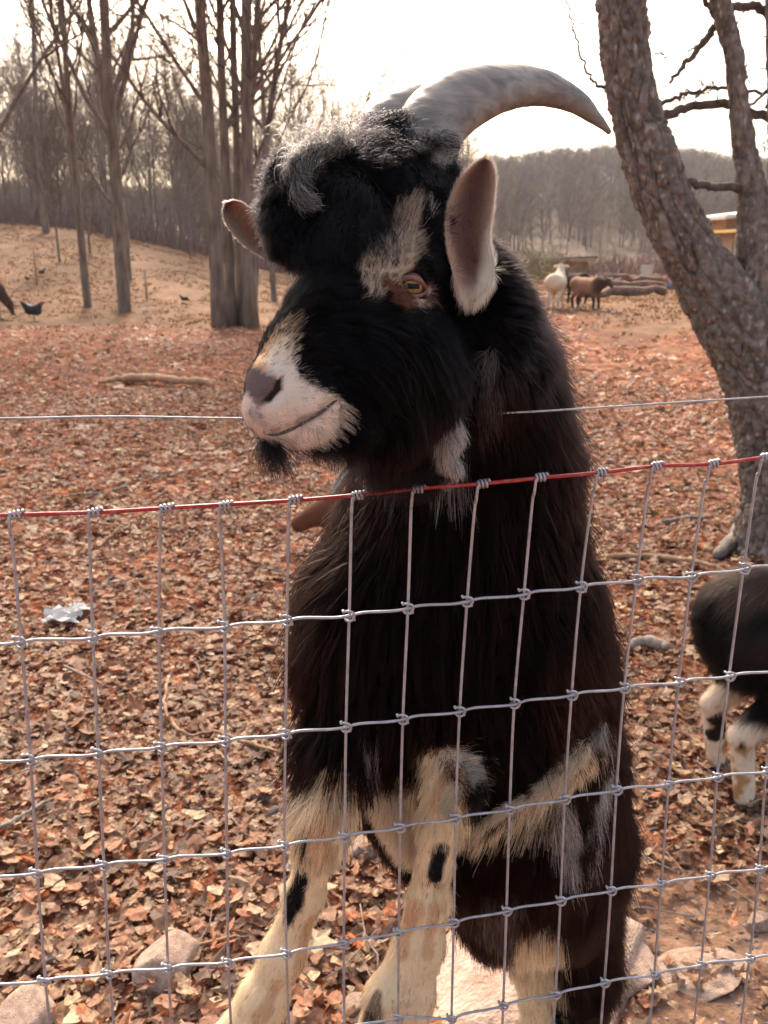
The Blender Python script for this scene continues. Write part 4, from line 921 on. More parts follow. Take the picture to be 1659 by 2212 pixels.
# horns
hornm = bpy.data.materials.new('horn'); hornm.use_nodes = True; n = hornm.node_tree.nodes; L = hornm.node_tree.links; p = n['Principled BSDF']
a = n.new('ShaderNodeAttribute'); a.attribute_name = 'coat'; tc = n.new('ShaderNodeTexCoord')
t1 = n.new('ShaderNodeTexNoise'); t1.inputs['Scale'].default_value = 60; t1.inputs['Detail'].default_value = 9; t1.inputs['Distortion'].default_value = .6; mpg = n.new('ShaderNodeMapping'); mpg.inputs['Scale'].default_value = (.35, 1, 1.5); L.new(tc.outputs['Object'], mpg.inputs[0]); L.new(mpg.outputs[0], t1.inputs['Vector'])
r = n.new('ShaderNodeValToRGB'); e = r.color_ramp.elements; e[0].position = .3; e[0].color = (.5,.47,.45,1); e[1].position = .7; e[1].color = (1.35,1.28,1.2,1); L.new(t1.outputs['Fac'], r.inputs[0])
mx = n.new('ShaderNodeMix'); mx.data_type = 'RGBA'; mx.blend_type = 'MULTIPLY'; mx.inputs[0].default_value = 1; L.new(a.outputs['Color'], mx.inputs[6]); L.new(r.outputs[0], mx.inputs[7]); L.new(mx.outputs[2], p.inputs['Base Color'])
p.inputs['Roughness'].default_value = .48; b = n.new('ShaderNodeBump'); b.inputs['Distance'].default_value = .0012; L.new(t1.outputs['Fac'], b.inputs['Height']); L.new(b.outputs[0], p.inputs['Normal'])
def horn(spine, lab=None):
    S = catmull([[*U(*s[:3]), px2(s[3], s[2])] for s in spine], 22); P = S[:, :3]; rr_ = S[:, 3]; n = len(P); sides = 40
    s_ = np.concatenate([[0], np.cumsum(np.linalg.norm(np.diff(P, axis=0), axis=1))])
    t = nrmz(np.gradient(P, axis=0)); up = nrmz(np.cross(t, FWD)); sd = np.cross(t, up); V_ = []; Cc = []
    for i in range(n):
        a = np.arange(sides)*2*math.pi/sides; ring = 1+.0015*math.sin(s_[i]*620+2.2*math.sin(s_[i]*90))*(1-i/n)+.003*math.sin(s_[i]*130+2*math.sin(s_[i]*31))
        rad = rr_[i]*ring*(1+.05*np.cos(2*a)+.03*np.maximum(0, np.cos(a))**6)
        q = P[i]+(np.cos(a)*rad)[:, None]*up[i]+(np.sin(a)*rad*.8)[:, None]*sd[i]
        q = q+nrmz(q-P[i])*(fbm(q*np.array([70, 70, 70]), 3, 3)*.0012)[:, None]; V_.append(q)
        f = i/n; base = np.array([.235,.22,.205])*(1-f)+np.array([.19,.175,.165])*f
        Cc.append(base*(1+.0*math.sin(s_[i]*400+1.5*vnoise(np.array([[s_[i]*90, 0, 0]]), 2)[0])+.0*a[:, None]))
    V_ = np.array(V_).reshape(-1, 3); Cc = np.array(Cc).reshape(-1, 3)
    mb = MB(); i = np.arange(n-1)[:, None]; j = np.arange(sides)[None]; j2 = (j+1) % sides
    q = np.stack([i*sides+j, i*sides+j2, (i+1)*sides+j2, (i+1)*sides+j], -1).reshape(-1, 4)
    V_ = np.vstack([V_, P[-1]+t[-1]*rr_[-1]*.8]); Cc = np.vstack([Cc, Cc[-1]]); k = len(V_)-1
    tr = np.array([[(n-1)*sides+a, (n-1)*sides+(a+1) % sides, k] for a in range(sides)])
    mb.add(V_-GO, q, tr, Cc); o = mb.build('horn', hornm, goat)
    if lab: o['label'] = lab
horn([(925,450,.645,50), (920,400,.645,60), (915,330,.648,68), (938,268,.655,70), (990,222,.665,64), (1062,194,.68,52), (1130,186,.70,42), (1195,196,.715,33), (1252,225,.73,23), (1292,260,.74,13), (1317,287,.745,4)], 'near horn, long and grey, sweeping back to a point')
horn([(800,400,.66,46), (810,330,.665,52), (830,275,.672,50), (868,243,.68,46), (920,222,.69,40), (985,208,.70,34), (1050,200,.715,26), (1120,198,.73,18), (1180,205,.74,9), (1215,215,.75,3)], 'far horn, mostly hidden behind the near one')
# ears
earm = mat('ear_skin', (1,1,1), .7, attr='coat', spec=.25)
en = earm.node_tree.nodes; eL = earm.node_tree.links; pb = en['Principled BSDF']; tb_ = en.new('ShaderNodeBsdfTranslucent'); tb_.inputs[0].default_value = (.45,.22,.12,1); ms = en.new('ShaderNodeMixShader'); ms.inputs[0].default_value = .2
eL.new(pb.outputs[0], ms.inputs[1]); eL.new(tb_.outputs[0], ms.inputs[2]); eL.new(ms.outputs[0], en['Material Output'].inputs[0])
def ear(rows, Zc, cup, inner, outer, rim, seed, hairs=9000):
    """rows: (left px, right px, y, Z) from base to tip; a cupped shell with thickness"""
    nu, nv = 18, 34; rows = np.array(rows, float); S = catmull(rows, 6); idx = np.linspace(0, len(S)-1, nv); S = np.array([S[int(i)]*(1-i % 1)+S[min(int(i)+1, len(S)-1)]*(i % 1) for i in idx])
    F_, B_ = [], []
    for l, r, y, Z in S:
        for u in np.linspace(-1, 1, nu):
            x = (l+r)/2+(r-l)/2*u; wv = px2((r-l)/2, Z); z = Z+cup*wv*(1-u*u)
            F_.append(U(x, y, z)); B_.append(U(x, y, z+.0028+.004*(1-abs(u))))
    F_, B_ = np.array(F_), np.array(B_); i, j = np.meshgrid(np.arange(nv-1), np.arange(nu-1), indexing='ij')
    q = np.stack([i*nu+j, i*nu+j+1, (i+1)*nu+j+1, (i+1)*nu+j], -1).reshape(-1, 4); n0 = nu*nv
    ed = [k for k in range(nu)]+[k*nu+nu-1 for k in range(1, nv)]+[n0-1-k for k in range(1, nu)]+[k*nu for k in range(nv-2, 0, -1)]
    eq = np.array([[a, b, b+n0, a+n0] for a, b in zip(ed, ed[1:]+ed[:1])])
    Vv = np.vstack([F_, B_]); Qq = np.vstack([q, q[:, ::-1]+n0, eq[:, ::-1]])
    uu = np.tile(np.linspace(-1, 1, nu), nv); vv = np.repeat(np.linspace(0, 1, nv), nu)
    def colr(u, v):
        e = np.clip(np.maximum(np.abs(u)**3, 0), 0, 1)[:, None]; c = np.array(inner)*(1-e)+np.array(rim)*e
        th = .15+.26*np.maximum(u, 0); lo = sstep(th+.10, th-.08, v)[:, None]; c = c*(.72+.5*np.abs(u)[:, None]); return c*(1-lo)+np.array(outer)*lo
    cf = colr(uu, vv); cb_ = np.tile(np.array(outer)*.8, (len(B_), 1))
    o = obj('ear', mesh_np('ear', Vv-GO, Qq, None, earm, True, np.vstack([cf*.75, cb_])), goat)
    Nv = vnormals(Vv, Qq); n = hairs
    P, Nn = sample(Vv, Qq, Nv, n); d_ = P-CP; z = d_ @ FWD; pxx = (d_ @ RIGHT)/z*F+PW/2; pyy = (d_ @ DOWN)/z*F+PH/2
    ys = S[:, 2]; order = np.argsort(ys); v = np.interp(pyy, ys[order], np.linspace(0, 1, nv)[order]); l = np.interp(pyy, ys[order], S[order, 0]); r = np.interp(pyy, ys[order], S[order, 1]); u = np.clip((pxx-(l+r)/2)/((r-l)/2), -1, 1)
    c = colr(u, v)*rng.uniform(.8, 1.2, n)[:, None]; back = (Nn @ FWD) > .2; c[back] = np.array(outer)*.7
    tipd = nrmz(U((S[-1, 0]+S[-1, 1])/2, S[-1, 2], S[-1, 3])-U((S[0, 0]+S[0, 1])/2, S[0, 2], S[0, 3]))
    low = sstep(.4, .1, v); D = tipd[None]*(1-low)[:, None]+(DOWN*1.)[None]*low[:, None]
    ln = (.0045+.0035*low+.003*(np.abs(u) > .8))*rng.uniform(.6, 1.3, n)
    H = grow(P, Nn, D, ln, np.full(n, .72), np.full(n, .02), np.full(n, 0), K=4, clump=.004, cl=.3, seed=seed)
    h = make_curves('ear_fur', H-GO, .00010*rng.uniform(.7, 1.3, n), c, FURM, o); return o
o = ear([(1006,1030,652,.606), (990,1056,625,.600), (976,1070,585,.600), (963,1058,520,.606), (963,1064,470,.612), (978,1068,420,.62), (1000,1070,380,.622), (1028,1062,352,.625), (1044,1052,344,.627)], 0, .55, (.17,.07,.048), (.80,.70,.55), (.52,.34,.24), 51, 17000)
o['label'] = 'near ear, brown inside with a cream tuft at its base'
def far_ear():
    rows = [(0,0)]
    mbv = []; nu, nv = 12, 24; A0 = np.array([592, 540.]); T0 = np.array([487, 437.]); ax_ = (T0-A0)/np.linalg.norm(T0-A0); pr = np.array([-ax_[1], ax_[0]]); Ln = np.linalg.norm(T0-A0)
    for k in range(nv):
        f = k/(nv-1); wd_ = 35*(math.sin(min(1, .22+f*.62)*math.pi)**.7)*(1 if f < .8 else math.sqrt(max(0, 1-((f-.8)/.2)**2))*.999+.001)
        for u in np.linspace(-1, 1, nu):
            q = A0+ax_*Ln*f+pr*wd_*u+np.array([0, 6*math.sin(f*3)]); z = .662+.006*(1-u*u)-.008*f; mbv.append((q[0], q[1], z))
    F_ = np.array([U(*q) for q in mbv]); B_ = np.array([U(q[0], q[1], q[2]+.004) for q in mbv]); i, j = np.meshgrid(np.arange(nv-1), np.arange(nu-1), indexing='ij')
    q = np.stack([i*nu+j, i*nu+j+1, (i+1)*nu+j+1, (i+1)*nu+j], -1).reshape(-1, 4); n0 = nu*nv
    ed = [k for k in range(nu)]+[k*nu+nu-1 for k in range(1, nv)]+[n0-1-k for k in range(1, nu)]+[k*nu for k in range(nv-2, 0, -1)]
    eq = np.array([[a, b, b+n0, a+n0] for a, b in zip(ed, ed[1:]+ed[:1])]); Vv = np.vstack([F_, B_]); Qq = np.vstack([q, q[:, ::-1]+n0, eq[:, ::-1]])
    u = np.tile(np.linspace(-1, 1, nu), nv); e = (np.abs(u)**3)[:, None]; c = np.array([.20,.10,.065])*(1-e)+np.array([.50,.36,.27])*e
    o = obj('ear', mesh_np('ear', Vv-GO, Qq, None, earm, True, np.vstack([c, c*.6])), goat); o['label'] = 'far ear, smaller and poking out from behind the forelock'
    P, Nn = sample(Vv, Qq, vnormals(Vv, Qq), 5000); tipd = nrmz(U(487, 437, .655)-U(588, 545, .66)); n = len(P)
    H = grow(P, Nn, np.tile(tipd, (n, 1)), .0032*rng.uniform(.6, 1.3, n), np.full(n, .65), np.full(n, .02), np.full(n, 0), K=4, clump=0)
    make_curves('ear_fur', H-GO, .0001, np.array([.5,.36,.28])*rng.uniform(.7, 1.3, n)[:, None], FURM, o)
far_ear()
# eye
EC = U(889,617,.5925); ER = .0090
gaze = nrmz(CP-EC+RIGHT*.10+DOWN*.03); ex = nrmz(np.cross(DOWN*-1, gaze)); ey = np.cross(gaze, ex)
em = bpy.data.materials.new('eye'); em.use_nodes = True; n = em.node_tree.nodes; L = em.node_tree.links; p = n['Principled BSDF']
p.inputs['Roughness'].default_value = .08; p.inputs['Specular IOR Level'].default_value = .12; a = n.new('ShaderNodeAttribute'); a.attribute_name = 'coat'; L.new(a.outputs['Color'], p.inputs['Base Color'])
nu, nv = 96, 64; th = np.linspace(0, math.pi*.62, nv); phh = np.linspace(0, 2*math.pi, nu, endpoint=False); TH, PHH = np.meshgrid(th, phh, indexing='ij')
lx, ly, lz = np.sin(TH)*np.cos(PHH), np.sin(TH)*np.sin(PHH), np.cos(TH)
bul = 1+.05*np.exp(-(TH/.5)**2); Ev = (EC+ER*bul[..., None]*(lx[..., None]*ex+ly[..., None]*ey+lz[..., None]*gaze)).reshape(-1, 3)
rad_ = np.hypot(lx, ly).ravel(); X_, Y_ = lx.ravel(), ly.ravel(); ir = (rad_ < .76) & (TH.ravel() < 1.5)
col = np.tile(np.array([.26,.26,.31]), (len(Ev), 1)); col[ir] = np.array([.29,.175,.07])*(1+.35*vnoise(np.stack([np.arctan2(Y_, X_)*14, rad_*4, 0*X_], -1), 3))[ir][:, None]
lidz = (~ir) & ((Y_ > .45) | (Y_ < -.6) | (X_ > .7)); col[lidz] = (.11,.05,.035); rim_ = ir & (rad_ > .68); col[rim_] = (.08,.045,.02); inr = ir & (rad_ > .36) & (rad_ < .46); col[inr] *= 1.25
pup = (np.abs(X_) < .46) & (np.abs(Y_) < .20) & (TH.ravel() < 1); col[pup] = (.012,.014,.02)
i = np.arange(nv-1)[:, None]; j = np.arange(nu)[None]; j2 = (j+1) % nu; q = np.stack([i*nu+j, i*nu+j2, (i+1)*nu+j2, (i+1)*nu+j], -1).reshape(-1, 4)
eye = obj('eye', mesh_np('eye', Ev-GO, q[:, ::-1] if np.dot(np.cross(Ev[q[50, 1]]-Ev[q[50, 0]], Ev[q[50, 2]]-Ev[q[50, 0]]), gaze) < 0 else q, None, em, True, col), goat); eye['label'] = 'golden eye with a dark horizontal slot pupil'
lidm = mat('eyelid', (.13,.055,.038), .5, col2=(.22,.10,.075), scale=300, bump=.0004, bscale=900)
mb = MB()
up_ = [(826,622,.5920,3), (846,613,.5880,5), (866,604,.5842,6), (886,600,.5828,6), (903,605,.5840,6), (914,614,.5872,5), (922,628,.5915,3)]
lo_ = [(826,622,.5920,3), (846,625,.5885,4), (866,633,.5852,4), (884,639,.5840,4), (900,640,.5848,4), (913,636,.5878,4), (922,628,.5915,3)]
for ln_ in (up_, lo_):
    S = catmull([[*U(*s[:3]), px2(s[3], s[2])] for s in ln_], 6); mb.tube(S[:, :3]-GO, S[:, 3], 8)
mb.build('eyelid', lidm, goat)
# mouth line
mb = MB(); mp = [(572,938),(600,938),(630,927),(660,911),(690,893),(712,876),(730,862)]; pts = []
for q in mp:
    h, z = hit(*q); pts.append(h-nrmz(CP-h)*.0001)
S = catmull(pts, 5); mb.tube(S-GO, np.concatenate([np.linspace(.0004, .0012, 4), np.full(len(S)-8, .0012), np.linspace(.0012, .0005, 4)]), 8)
mb.build('lip', mat('lip_skin', (.09,.05,.045), .6), goat)
# ------------------------------------------------------------------ the other goats
def stand_goat(head='up', h=.006, fat=1.):
    s = Solid(); c = lambda a, b, ra, rb, k=.04, sub=False: s.cone(a, b, ra, rb, k, sub)
    c((-.25, 0, .44), (.18, 0, .44), .135*fat, .13*fat); c((-.05, 0, .38), (.06, 0, .38), .13*fat, .13*fat, .06); c((-.28, 0, .47), (-.27, 0, .44), .115, .12)
    c((.20, 0, .47), (.26, 0, .44), .12, .10)
    if head == 'up': n0, n1, h0, h1 = (.24, 0, .50), (.36, 0, .66), (.37, 0, .695), (.50, 0, .63)
    elif head == 'low': n0, n1, h0, h1 = (.25, 0, .48), (.40, 0, .50), (.42, 0, .51), (.53, 0, .42)
    else: n0, n1, h0, h1 = (.25, 0, .46), (.42, 0, .24), (.43, 0, .22), (.47, 0, .09)
    c(n0, n1, .105, .065, .05); c(h0, h1, .055, .030, .03)
    hx = np.array(h0); hd = nrmz(np.array(h1)-hx)
    for y in (-1, 1):
        c((.19, y*.065, .42), (.185, y*.075, .27), .068, .038); c((.185, y*.075, .27), (.20, y*.075, .14), .036, .026, .015); c((.20, y*.075, .14), (.205, y*.075, .035), .023, .026, .01)
        c((-.27, y*.06, .44), (-.20, y*.085, .31), .105, .055); c((-.20, y*.085, .31), (-.31, y*.08, .20), .052, .030, .02); c((-.31, y*.08, .20), (-.285, y*.08, .035), .028, .025, .012)
        s.ell(tuple(hx+np.array([-.01, y*.085, .005])), (.018, .055, .026), k=.012)
    c((-.37, 0, .50), (-.41, 0, .47), .028, .014, .02)
    V, Q = s.surface(h); return V, Q, hx, hd
def zone_noise(P, s, seed): return fbm(P*s, 3, seed)
furskin = skinm
hoofm = mat('hoof', (.05,.042,.038), .5, col2=(.12,.1,.085), scale=60)
def make_goat(head, colf, name='goat', h=.008, fur=0, ln=.03, horns=True, hc=(.22,.20,.18), fat=1., seed=0):
    V, Q, hx, hd = stand_goat(head, h, fat); t = empty(name); c = colf(V)
    obj('body', mesh_np('body', V, Q, None, furskin, True, c), t)
    if horns:
        for y in (-1, 1):
            P = [hx+np.array([-.005, y*.022, .045]), hx+np.array([-.025, y*.034, .085]), hx+np.array([-.045, y*.045, .125]), hx+np.array([-.075, y*.052, .155])]
            mb = MB(); S = catmull(P, 6); mb.tube(S, np.linspace(.017, .004, len(S)), 8, hc); mb.build('horn', hornm, t)
    for x, y in ((.205, -.075), (.205, .075), (-.285, -.08), (-.285, .08)):
        mb = MB(); mb.tube([(x, y, .05), (x+.006, y, .02), (x+.010, y, 0)], [.024, .028, .031], 8); mb.build('hoof', hoofm, t)
    if fur:
        N_ = vnormals(V, Q); P, Nn = sample(V, Q, N_, fur); low = sstep(.28, .16, P[:, 2]); D = np.tile(np.array([-.55, 0, -.85]), (len(P), 1)); D = D*(1-low[:, None])+np.array([0, 0, -1.])*low[:, None]
        L_ = ln*(1-.7*low)*rng.uniform(.5, 1.1, len(P)); f_ = nrmz(P-hx) @ np.array([1, 0, 0]); hd_ = np.linalg.norm(P-hx, axis=1) < .15; L_[hd_] *= .3
        H = grow(P, Nn, D, L_, np.full(len(P), .78), np.full(len(P), .05), np.full(len(P), .3), K=5, clump=.012, cl=.5, seed=seed)
        make_curves('fur', H, .00022*rng.uniform(.7, 1.3, len(P)), colf(P)*rng.uniform(.7, 1.25, len(P))[:, None]*np.exp(.6*vnoise(P*np.array([50, 120, 120]), 61))[:, None], FURM, t)
    return t
def c_blackwhite(P):
    c = np.tile(np.array([.006,.005,.005]), (len(P), 1)); n_ = zone_noise(P, 12, 3)
    g = sstep(.05, .35, zone_noise(P*np.array([1, 1, 1]), 7, 9)+.35*sstep(.45, .56, P[:, 2])-.12)*sstep(.32, .42, P[:, 2]); c = c*(1-.55*g[:, None])+np.array([.05,.034,.028])*.55*g[:, None]
    w_ = sstep(.275, .235, P[:, 2]+.05*n_); c = c*(1-w_[:, None])+np.array([.68,.56,.44])*w_[:, None]
    tn = w_*sstep(.1, .3, zone_noise(P, 22, 12)); c = c*(1-tn[:, None])+np.array([.42,.24,.11])*tn[:, None]
    bk = w_*sstep(.34, .46, zone_noise(P, 16, 17)); return c*(1-bk[:, None])+np.array([.02,.014,.012])*bk[:, None]
def c_brown(P):
    n_ = zone_noise(P, 14, 5)[:, None]; c = np.array([.12,.05,.028])*(1+.5*n_); d = (sstep(.24, .12, P[:, 2])+sstep(.53, .58, P[:, 2])*.6*(P[:, 0] < .25))[:, None].clip(0, 1); return c*(1-d)+np.array([.04,.022,.016])*d
def c_tanfar(P):
    n_ = zone_noise(P, 9, 6)[:, None]; c = np.array([.30,.165,.10])*(1+.5*n_); d = sstep(.1, .3, P[:, 0:1]); c = c*(1-d)+np.array([.06,.035,.025])*d; d = sstep(.26, .18, P[:, 2:3]); return c*(1-d)+np.array([.06,.035,.025])*d
def c_white(P): return np.array([.62,.50,.38])*(1+.25*zone_noise(P, 9, 7)[:, None])
def c_darkfar(P): return np.array([.035,.022,.018])*(1+.4*zone_noise(P, 9, 8)[:, None])
def c_dkbrown(P): return np.array([.075,.042,.03])*(1+.5*zone_noise(P, 9, 8)[:, None])
def place(t, x, y, rz, s): t.location = (x, y, float(hgt(x, y))+.0); t.rotation_euler = (0, 0, rz); t.scale = (s, s, s)
t = make_goat('up', c_blackwhite, h=.006, fur=70000, ln=.046, seed=3, fat=1.0); tag(t, 'black goat with white lower legs seen from behind at the right edge', 'goat'); place(t, 1.19, 1.96, R(3), 1.03)
t = make_goat('up', c_brown, h=.006, fur=26000, ln=.016, seed=4, hc=(.18,.16,.145)); tag(t, 'red-brown goat with small grey horns mostly hidden behind the rearing goat', 'goat'); place(t, .150, 2.62, R(188), .84)
def far(px, py, hpx, t, rz, lab):
    P0, Z = ghit(px, py); place(t, P0[0], P0[1], rz, hpx*Z/F/.66); tag(t, lab, 'goat')
far(1200, 668, 84, make_goat('up', c_white, horns=True), R(70), 'cream white goat standing far off left of the tan goat')
far(1268, 668, 76, make_goat('low', c_tanfar), R(-52), 'tan and dark goat standing sideways far off by the log pile')
far(1236, 655, 72, make_goat('up', c_darkfar), R(120), 'dark goat far off standing between the white and the tan one')
far(-34, 690, 92, make_goat('graze', c_dkbrown, h=.007), R(-4), 'dark brown animal with lowered head at the left edge of the field')
# ------------------------------------------------------------------ poultry
featherm = mat('feathers', (1,1,1), .6, attr='coat', bump=.003, bscale=120, spec=.3)
combm = mat('comb', (.45,.05,.04), .5, col2=(.32,.04,.03), scale=60); beakm = mat('beak', (.42,.30,.14), .5, col2=(.3,.2,.1), scale=40)
def hen(colr, pose='up', headc=None, tail=1.):
    s = Solid(); c = lambda a, b, ra, rb, k=.03: s.cone(a, b, ra, rb, k)
    c((-.07, 0, .19), (.06, 0, .185), .088, .095); c((-.08, 0, .22), (-.17, 0, .28+.03*tail), .062, .032); c((-.15, 0, .26), (-.205, 0, .335*tail), .03, .018)
    hp = (.165, 0, .315) if pose == 'up' else (.20, 0, .10); c((.07, 0, .22), hp, .068, .028); c(hp, (hp[0]+.012, 0, hp[2]), .024, .020, .01)
    V, Q = s.surface(.0065); t = empty('hen'); cc = np.array(colr)*(1+.5*zone_noise(V, 40, 4)[:, None])
    if headc is not None: m = sstep(.07, .04, np.linalg.norm(V-np.array(hp), axis=1))[:, None]; cc = cc*(1-m)+np.array(headc)*m
    obj('body', mesh_np('body', V, Q, None, featherm, True, cc), t); hp = np.array(hp)
    mb = MB(); mb.tube([hp+[.015, 0, .02], hp+[.005, 0, .038], hp+[-.012, 0, .03]], [.004, .007, .004], 5); mb.tube([hp+[.02, 0, -.015], hp+[.022, 0, -.035]], [.006, .004], 5); mb.build('comb', combm, t)
    mb = MB(); mb.tube([hp+[.025, 0, 0], hp+[.052, 0, -.006]], [.008, .001], 5); mb.build('beak', beakm, t)
    for y in (-.035, .035):
        mb = MB(); mb.tube([(.01, y, .12), (.0, y, .06), (.01, y, .005)], [.014, .006, .005], 5)
        for a in (-.5, 0, .5): mb.tube([(.01, y, .006), (.01+.045*math.cos(a), y+.045*math.sin(a), .003)], [.004, .002], 4)
        mb.build('leg', beakm, t)
    return t
def fowl(px, py, hpx, t, rz, lab, cat='chicken'):
    P0, Z = ghit(px, py); place(t, P0[0], P0[1], rz, hpx*Z/F/.36); tag(t, lab, cat)
fowl(74, 692, 42, hen((.014,.013,.015), headc=(.22,.06,.04)), R(6), 'black hen standing in the leaves near the left edge')
fowl(60, 609, 14, hen((.05,.03,.022)), R(80), 'tiny dark hen on the slope above the black one')
fowl(91, 596, 16, hen((.05,.032,.025), pose='down'), R(160), 'small dark hen pecking on the slope below the lone tree')
fowl(399, 655, 18, hen((.07,.035,.025), pose='down'), R(20), 'small brown hen pecking left of the trunk clump')
fowl(1452, 636, 36, hen((.17,.17,.19), headc=(.45,.07,.04), tail=.8), R(176), 'grey bird with a red head beside the leaning tree trunk')
# ------------------------------------------------------------------ logs, sticks, stones
woodm = mat('weathered_wood', (.23,.12,.065), .85, col2=(.52,.33,.19), scale=14, bump=.003, bscale=60, stretch=(1, 1, 1))
rootm = mat('root_bark', (.12,.094,.08), .85, col2=(.23,.19,.165), scale=30, bump=.006, bscale=90)
palew = mat('bare_pale_wood', (.34,.18,.095), .8, col2=(.56,.34,.19), scale=14, bump=.003, bscale=60)
greyw = mat('grey_wood', (.16,.12,.10), .9, col2=(.36,.29,.24), scale=30, bump=.002, bscale=90)
darkw = mat('dark_log_bark', (.09,.05,.035), .9, col2=(.24,.13,.085), scale=8, bump=.01, bscale=40)
def stick(name, pts, rpx, m, lab, cat, lift=.8, ns=6, sides=8, rough=.15):
    W = []; 
    for k, (px, py) in enumerate(pts):
        P0, Z = ghit(px, py); r_ = (rpx if np.isscalar(rpx) else rpx[k])*Z/F; W.append([P0[0], P0[1], float(hgt(P0[0], P0[1]))+r_*lift+.02, r_])
    S = catmull(W, ns); o0 = S[0, :3].copy(); S[:, :3] += rng.normal(0, 1, (len(S), 3))*S[:, 3:4]*rough; rr_ = S[:, 3]*(1+.12*rng.normal(0, 1, len(S)))
    mb = MB(); mb.tube(S[:, :3]-o0, rr_, sides); o = mb.build(name, m); o.location = o0; tag(o, lab, cat); return o
stick('fallen_log', [(212,833),(240,832),(280,829),(330,830),(390,836),(440,837),(462,840)], [3,6,8,9,8.5,8,5], palew, 'pale barkless log lying on the leaves in the middle left', 'log', lift=1.0)
stick('stick', [(150,1078),(215,1076),(255,1068),(275,1062),(288,1074)], [2,3,3.5,3,2], greyw, 'grey crooked stick just above the red wire on the left', 'stick')
stick('vine', [(366,1478),(356,1530),(372,1575),(410,1605),(470,1600),(540,1625),(640,1652)], [3.5,4,4,3.5,3.5,4,4], woodm, 'thin pale vine curling over the leaves left of the goat', 'vine', rough=.3)
stick('stick', [(-10,1818),(40,1790),(90,1762),(128,1742)], [5,6,5,3], greyw, 'grey branch on the leaves at the lower left edge', 'stick')
stick('stick', [(385,1870),(420,1840),(438,1822)], [3,3,2], greyw, 'short dark stick between the second and third lower wires', 'stick')
stick('stick', [(360,2090),(420,2075),(500,2052),(530,2050)], [3,4,3,2], woodm, 'thin reddish stick beside the pale boulder at the bottom', 'stick')
stick('stick', [(1360,1412),(1385,1402),(1415,1408),(1442,1422)], [9,12,13,10], greyw, 'short thick grey driftwood piece between the two goats', 'wood', lift=.5)
stick('stick', [(1310,1214),(1400,1216),(1480,1224),(1545,1236)], [5,6,6,4], woodm, 'long pale stick lying by the foot of the leaning tree', 'stick')
stick('stick', [(1430,1140),(1475,1132),(1530,1128)], [4,5,3], greyw, 'bleached stick left of the leaning tree root', 'stick')
stick('stick', [(140,1455),(190,1480),(225,1498)], [2,3,2], greyw, 'thin twig lying below the white paper scrap', 'stick')
stick('tree_root', [(1655,1120),(1610,1160),(1570,1195),(1545,1215)], [34,22,18,8], rootm, 'flared root reaching left from the leaning tree', 'root', lift=.3, rough=.05)
def rock_mesh(seed, m, res=4, ang=.35):
    import bmesh
    bm = bmesh.new(); bmesh.ops.create_icosphere(bm, subdivisions=res, radius=1); v = np.array([q.co[:] for q in bm.verts]); rs = np.random.default_rng(seed)
    for _ in range(11):        # flat broken faces
        nn = nrmz(rs.normal(0, 1, 3)); dcut = rs.uniform(.55, .85); pr = v @ nn; k = pr > dcut; v[k] -= (pr[k]-dcut)[:, None]*nn*.9
    v = v*(1+.07*fbm(v*2.2+seed, 4, seed)[:, None])+.012*nrmz(v)*fbm(v*9, 3, seed+2)[:, None]
    for q, c in zip(bm.verts, v): q.co = c
    me = bpy.data.meshes.new('rock'); bm.to_mesh(me); bm.free(); me.materials.append(m)
    for p_ in me.polygons: p_.use_smooth = True
    return me
stonem = mat('pink_sandstone', (.40,.265,.195), .85, col2=(.60,.44,.34), scale=5, bump=.006, bscale=26, spec=.3)
stoned = mat('grey_stone', (.14,.12,.12), .85, col2=(.30,.25,.24), scale=6, bump=.006, bscale=30)
RM = [rock_mesh(k, stonem) for k in range(5)]; RD = [rock_mesh(k+20, stoned) for k in range(2)]
def rock(px, py, w, hpx, lab, k=0, dark=False, flat=.5, sink=.25, rz=None):
    P0, Z = ghit(px, py); a = w/2*Z/F; me = (RD[k % 2] if dark else RM[k % 5])
    o = obj('rock', me, None, (P0[0], P0[1], P0[2]+a*flat*(1-sink)*.3), (random.uniform(-.15, .15), random.uniform(-.15, .15), random.uniform(0, 6.28) if rz is None else rz), (a, a*hpx, a*flat))
    tag(o, lab, 'rock'); return o
rock(62, 2200, 165, .8, 'pink boulder cut by the bottom left corner', 0, flat=.85)
rock(108, 2086, 70, .7, 'small pink rock behind the bottom left boulder', 1, flat=.6)
rock(372, 2105, 170, .75, 'rounded pale pink boulder below the third wire', 2, flat=.8)
rock(575, 2085, 70, .7, 'small rock beside the left foreleg', 3, flat=.6)
rock(792, 1845, 90, .7, 'pinkish rock seen between the goat forelegs', 4, flat=.6)
rock(742, 1872, 64, .7, 'small tan rock tucked behind the left foreleg', 1, flat=.7)
rock(590, 1768, 46, .8, 'dark grey stone upright left of the foreleg', 0, dark=True, flat=.8)
rock(566, 1735, 50, .6, 'low dark stone just above the upright grey one', 1, dark=True, flat=.5)
rock(386, 1690, 30, .7, 'small stone lying by the third wire row', 1, flat=.6)
rock(765, 2200, 90, .8, 'rock between the hooves at the bottom edge', 3, flat=.6)
rock(1185, 2130, 640, .7, 'broad pale slab under the hind feet of the goat', 2, flat=.26, sink=0, rz=.5)
rock(1340, 2110, 190, .8, 'pale angular slab right of the dark hind leg', 0, flat=.5, rz=1.)
rock(1365, 1960, 26, .8, 'small pale stone right of the goat thigh', 4, flat=.6)
rock(1500, 2120, 260, .6, 'flat tan stone in the bare earth at the lower right', 4, flat=.10, sink=.6, rz=.2)
rock(1640, 2010, 80, .7, 'grey-pink rock at the right edge above the bare earth', 3, flat=.6)
rock(1505, 1990, 40, .7, 'small rounded stone among leaves at the lower right', 1, flat=.6)
rock(1428, 1540, 34, .7, 'pale pebble left of the black goat leg', 2, flat=.6)
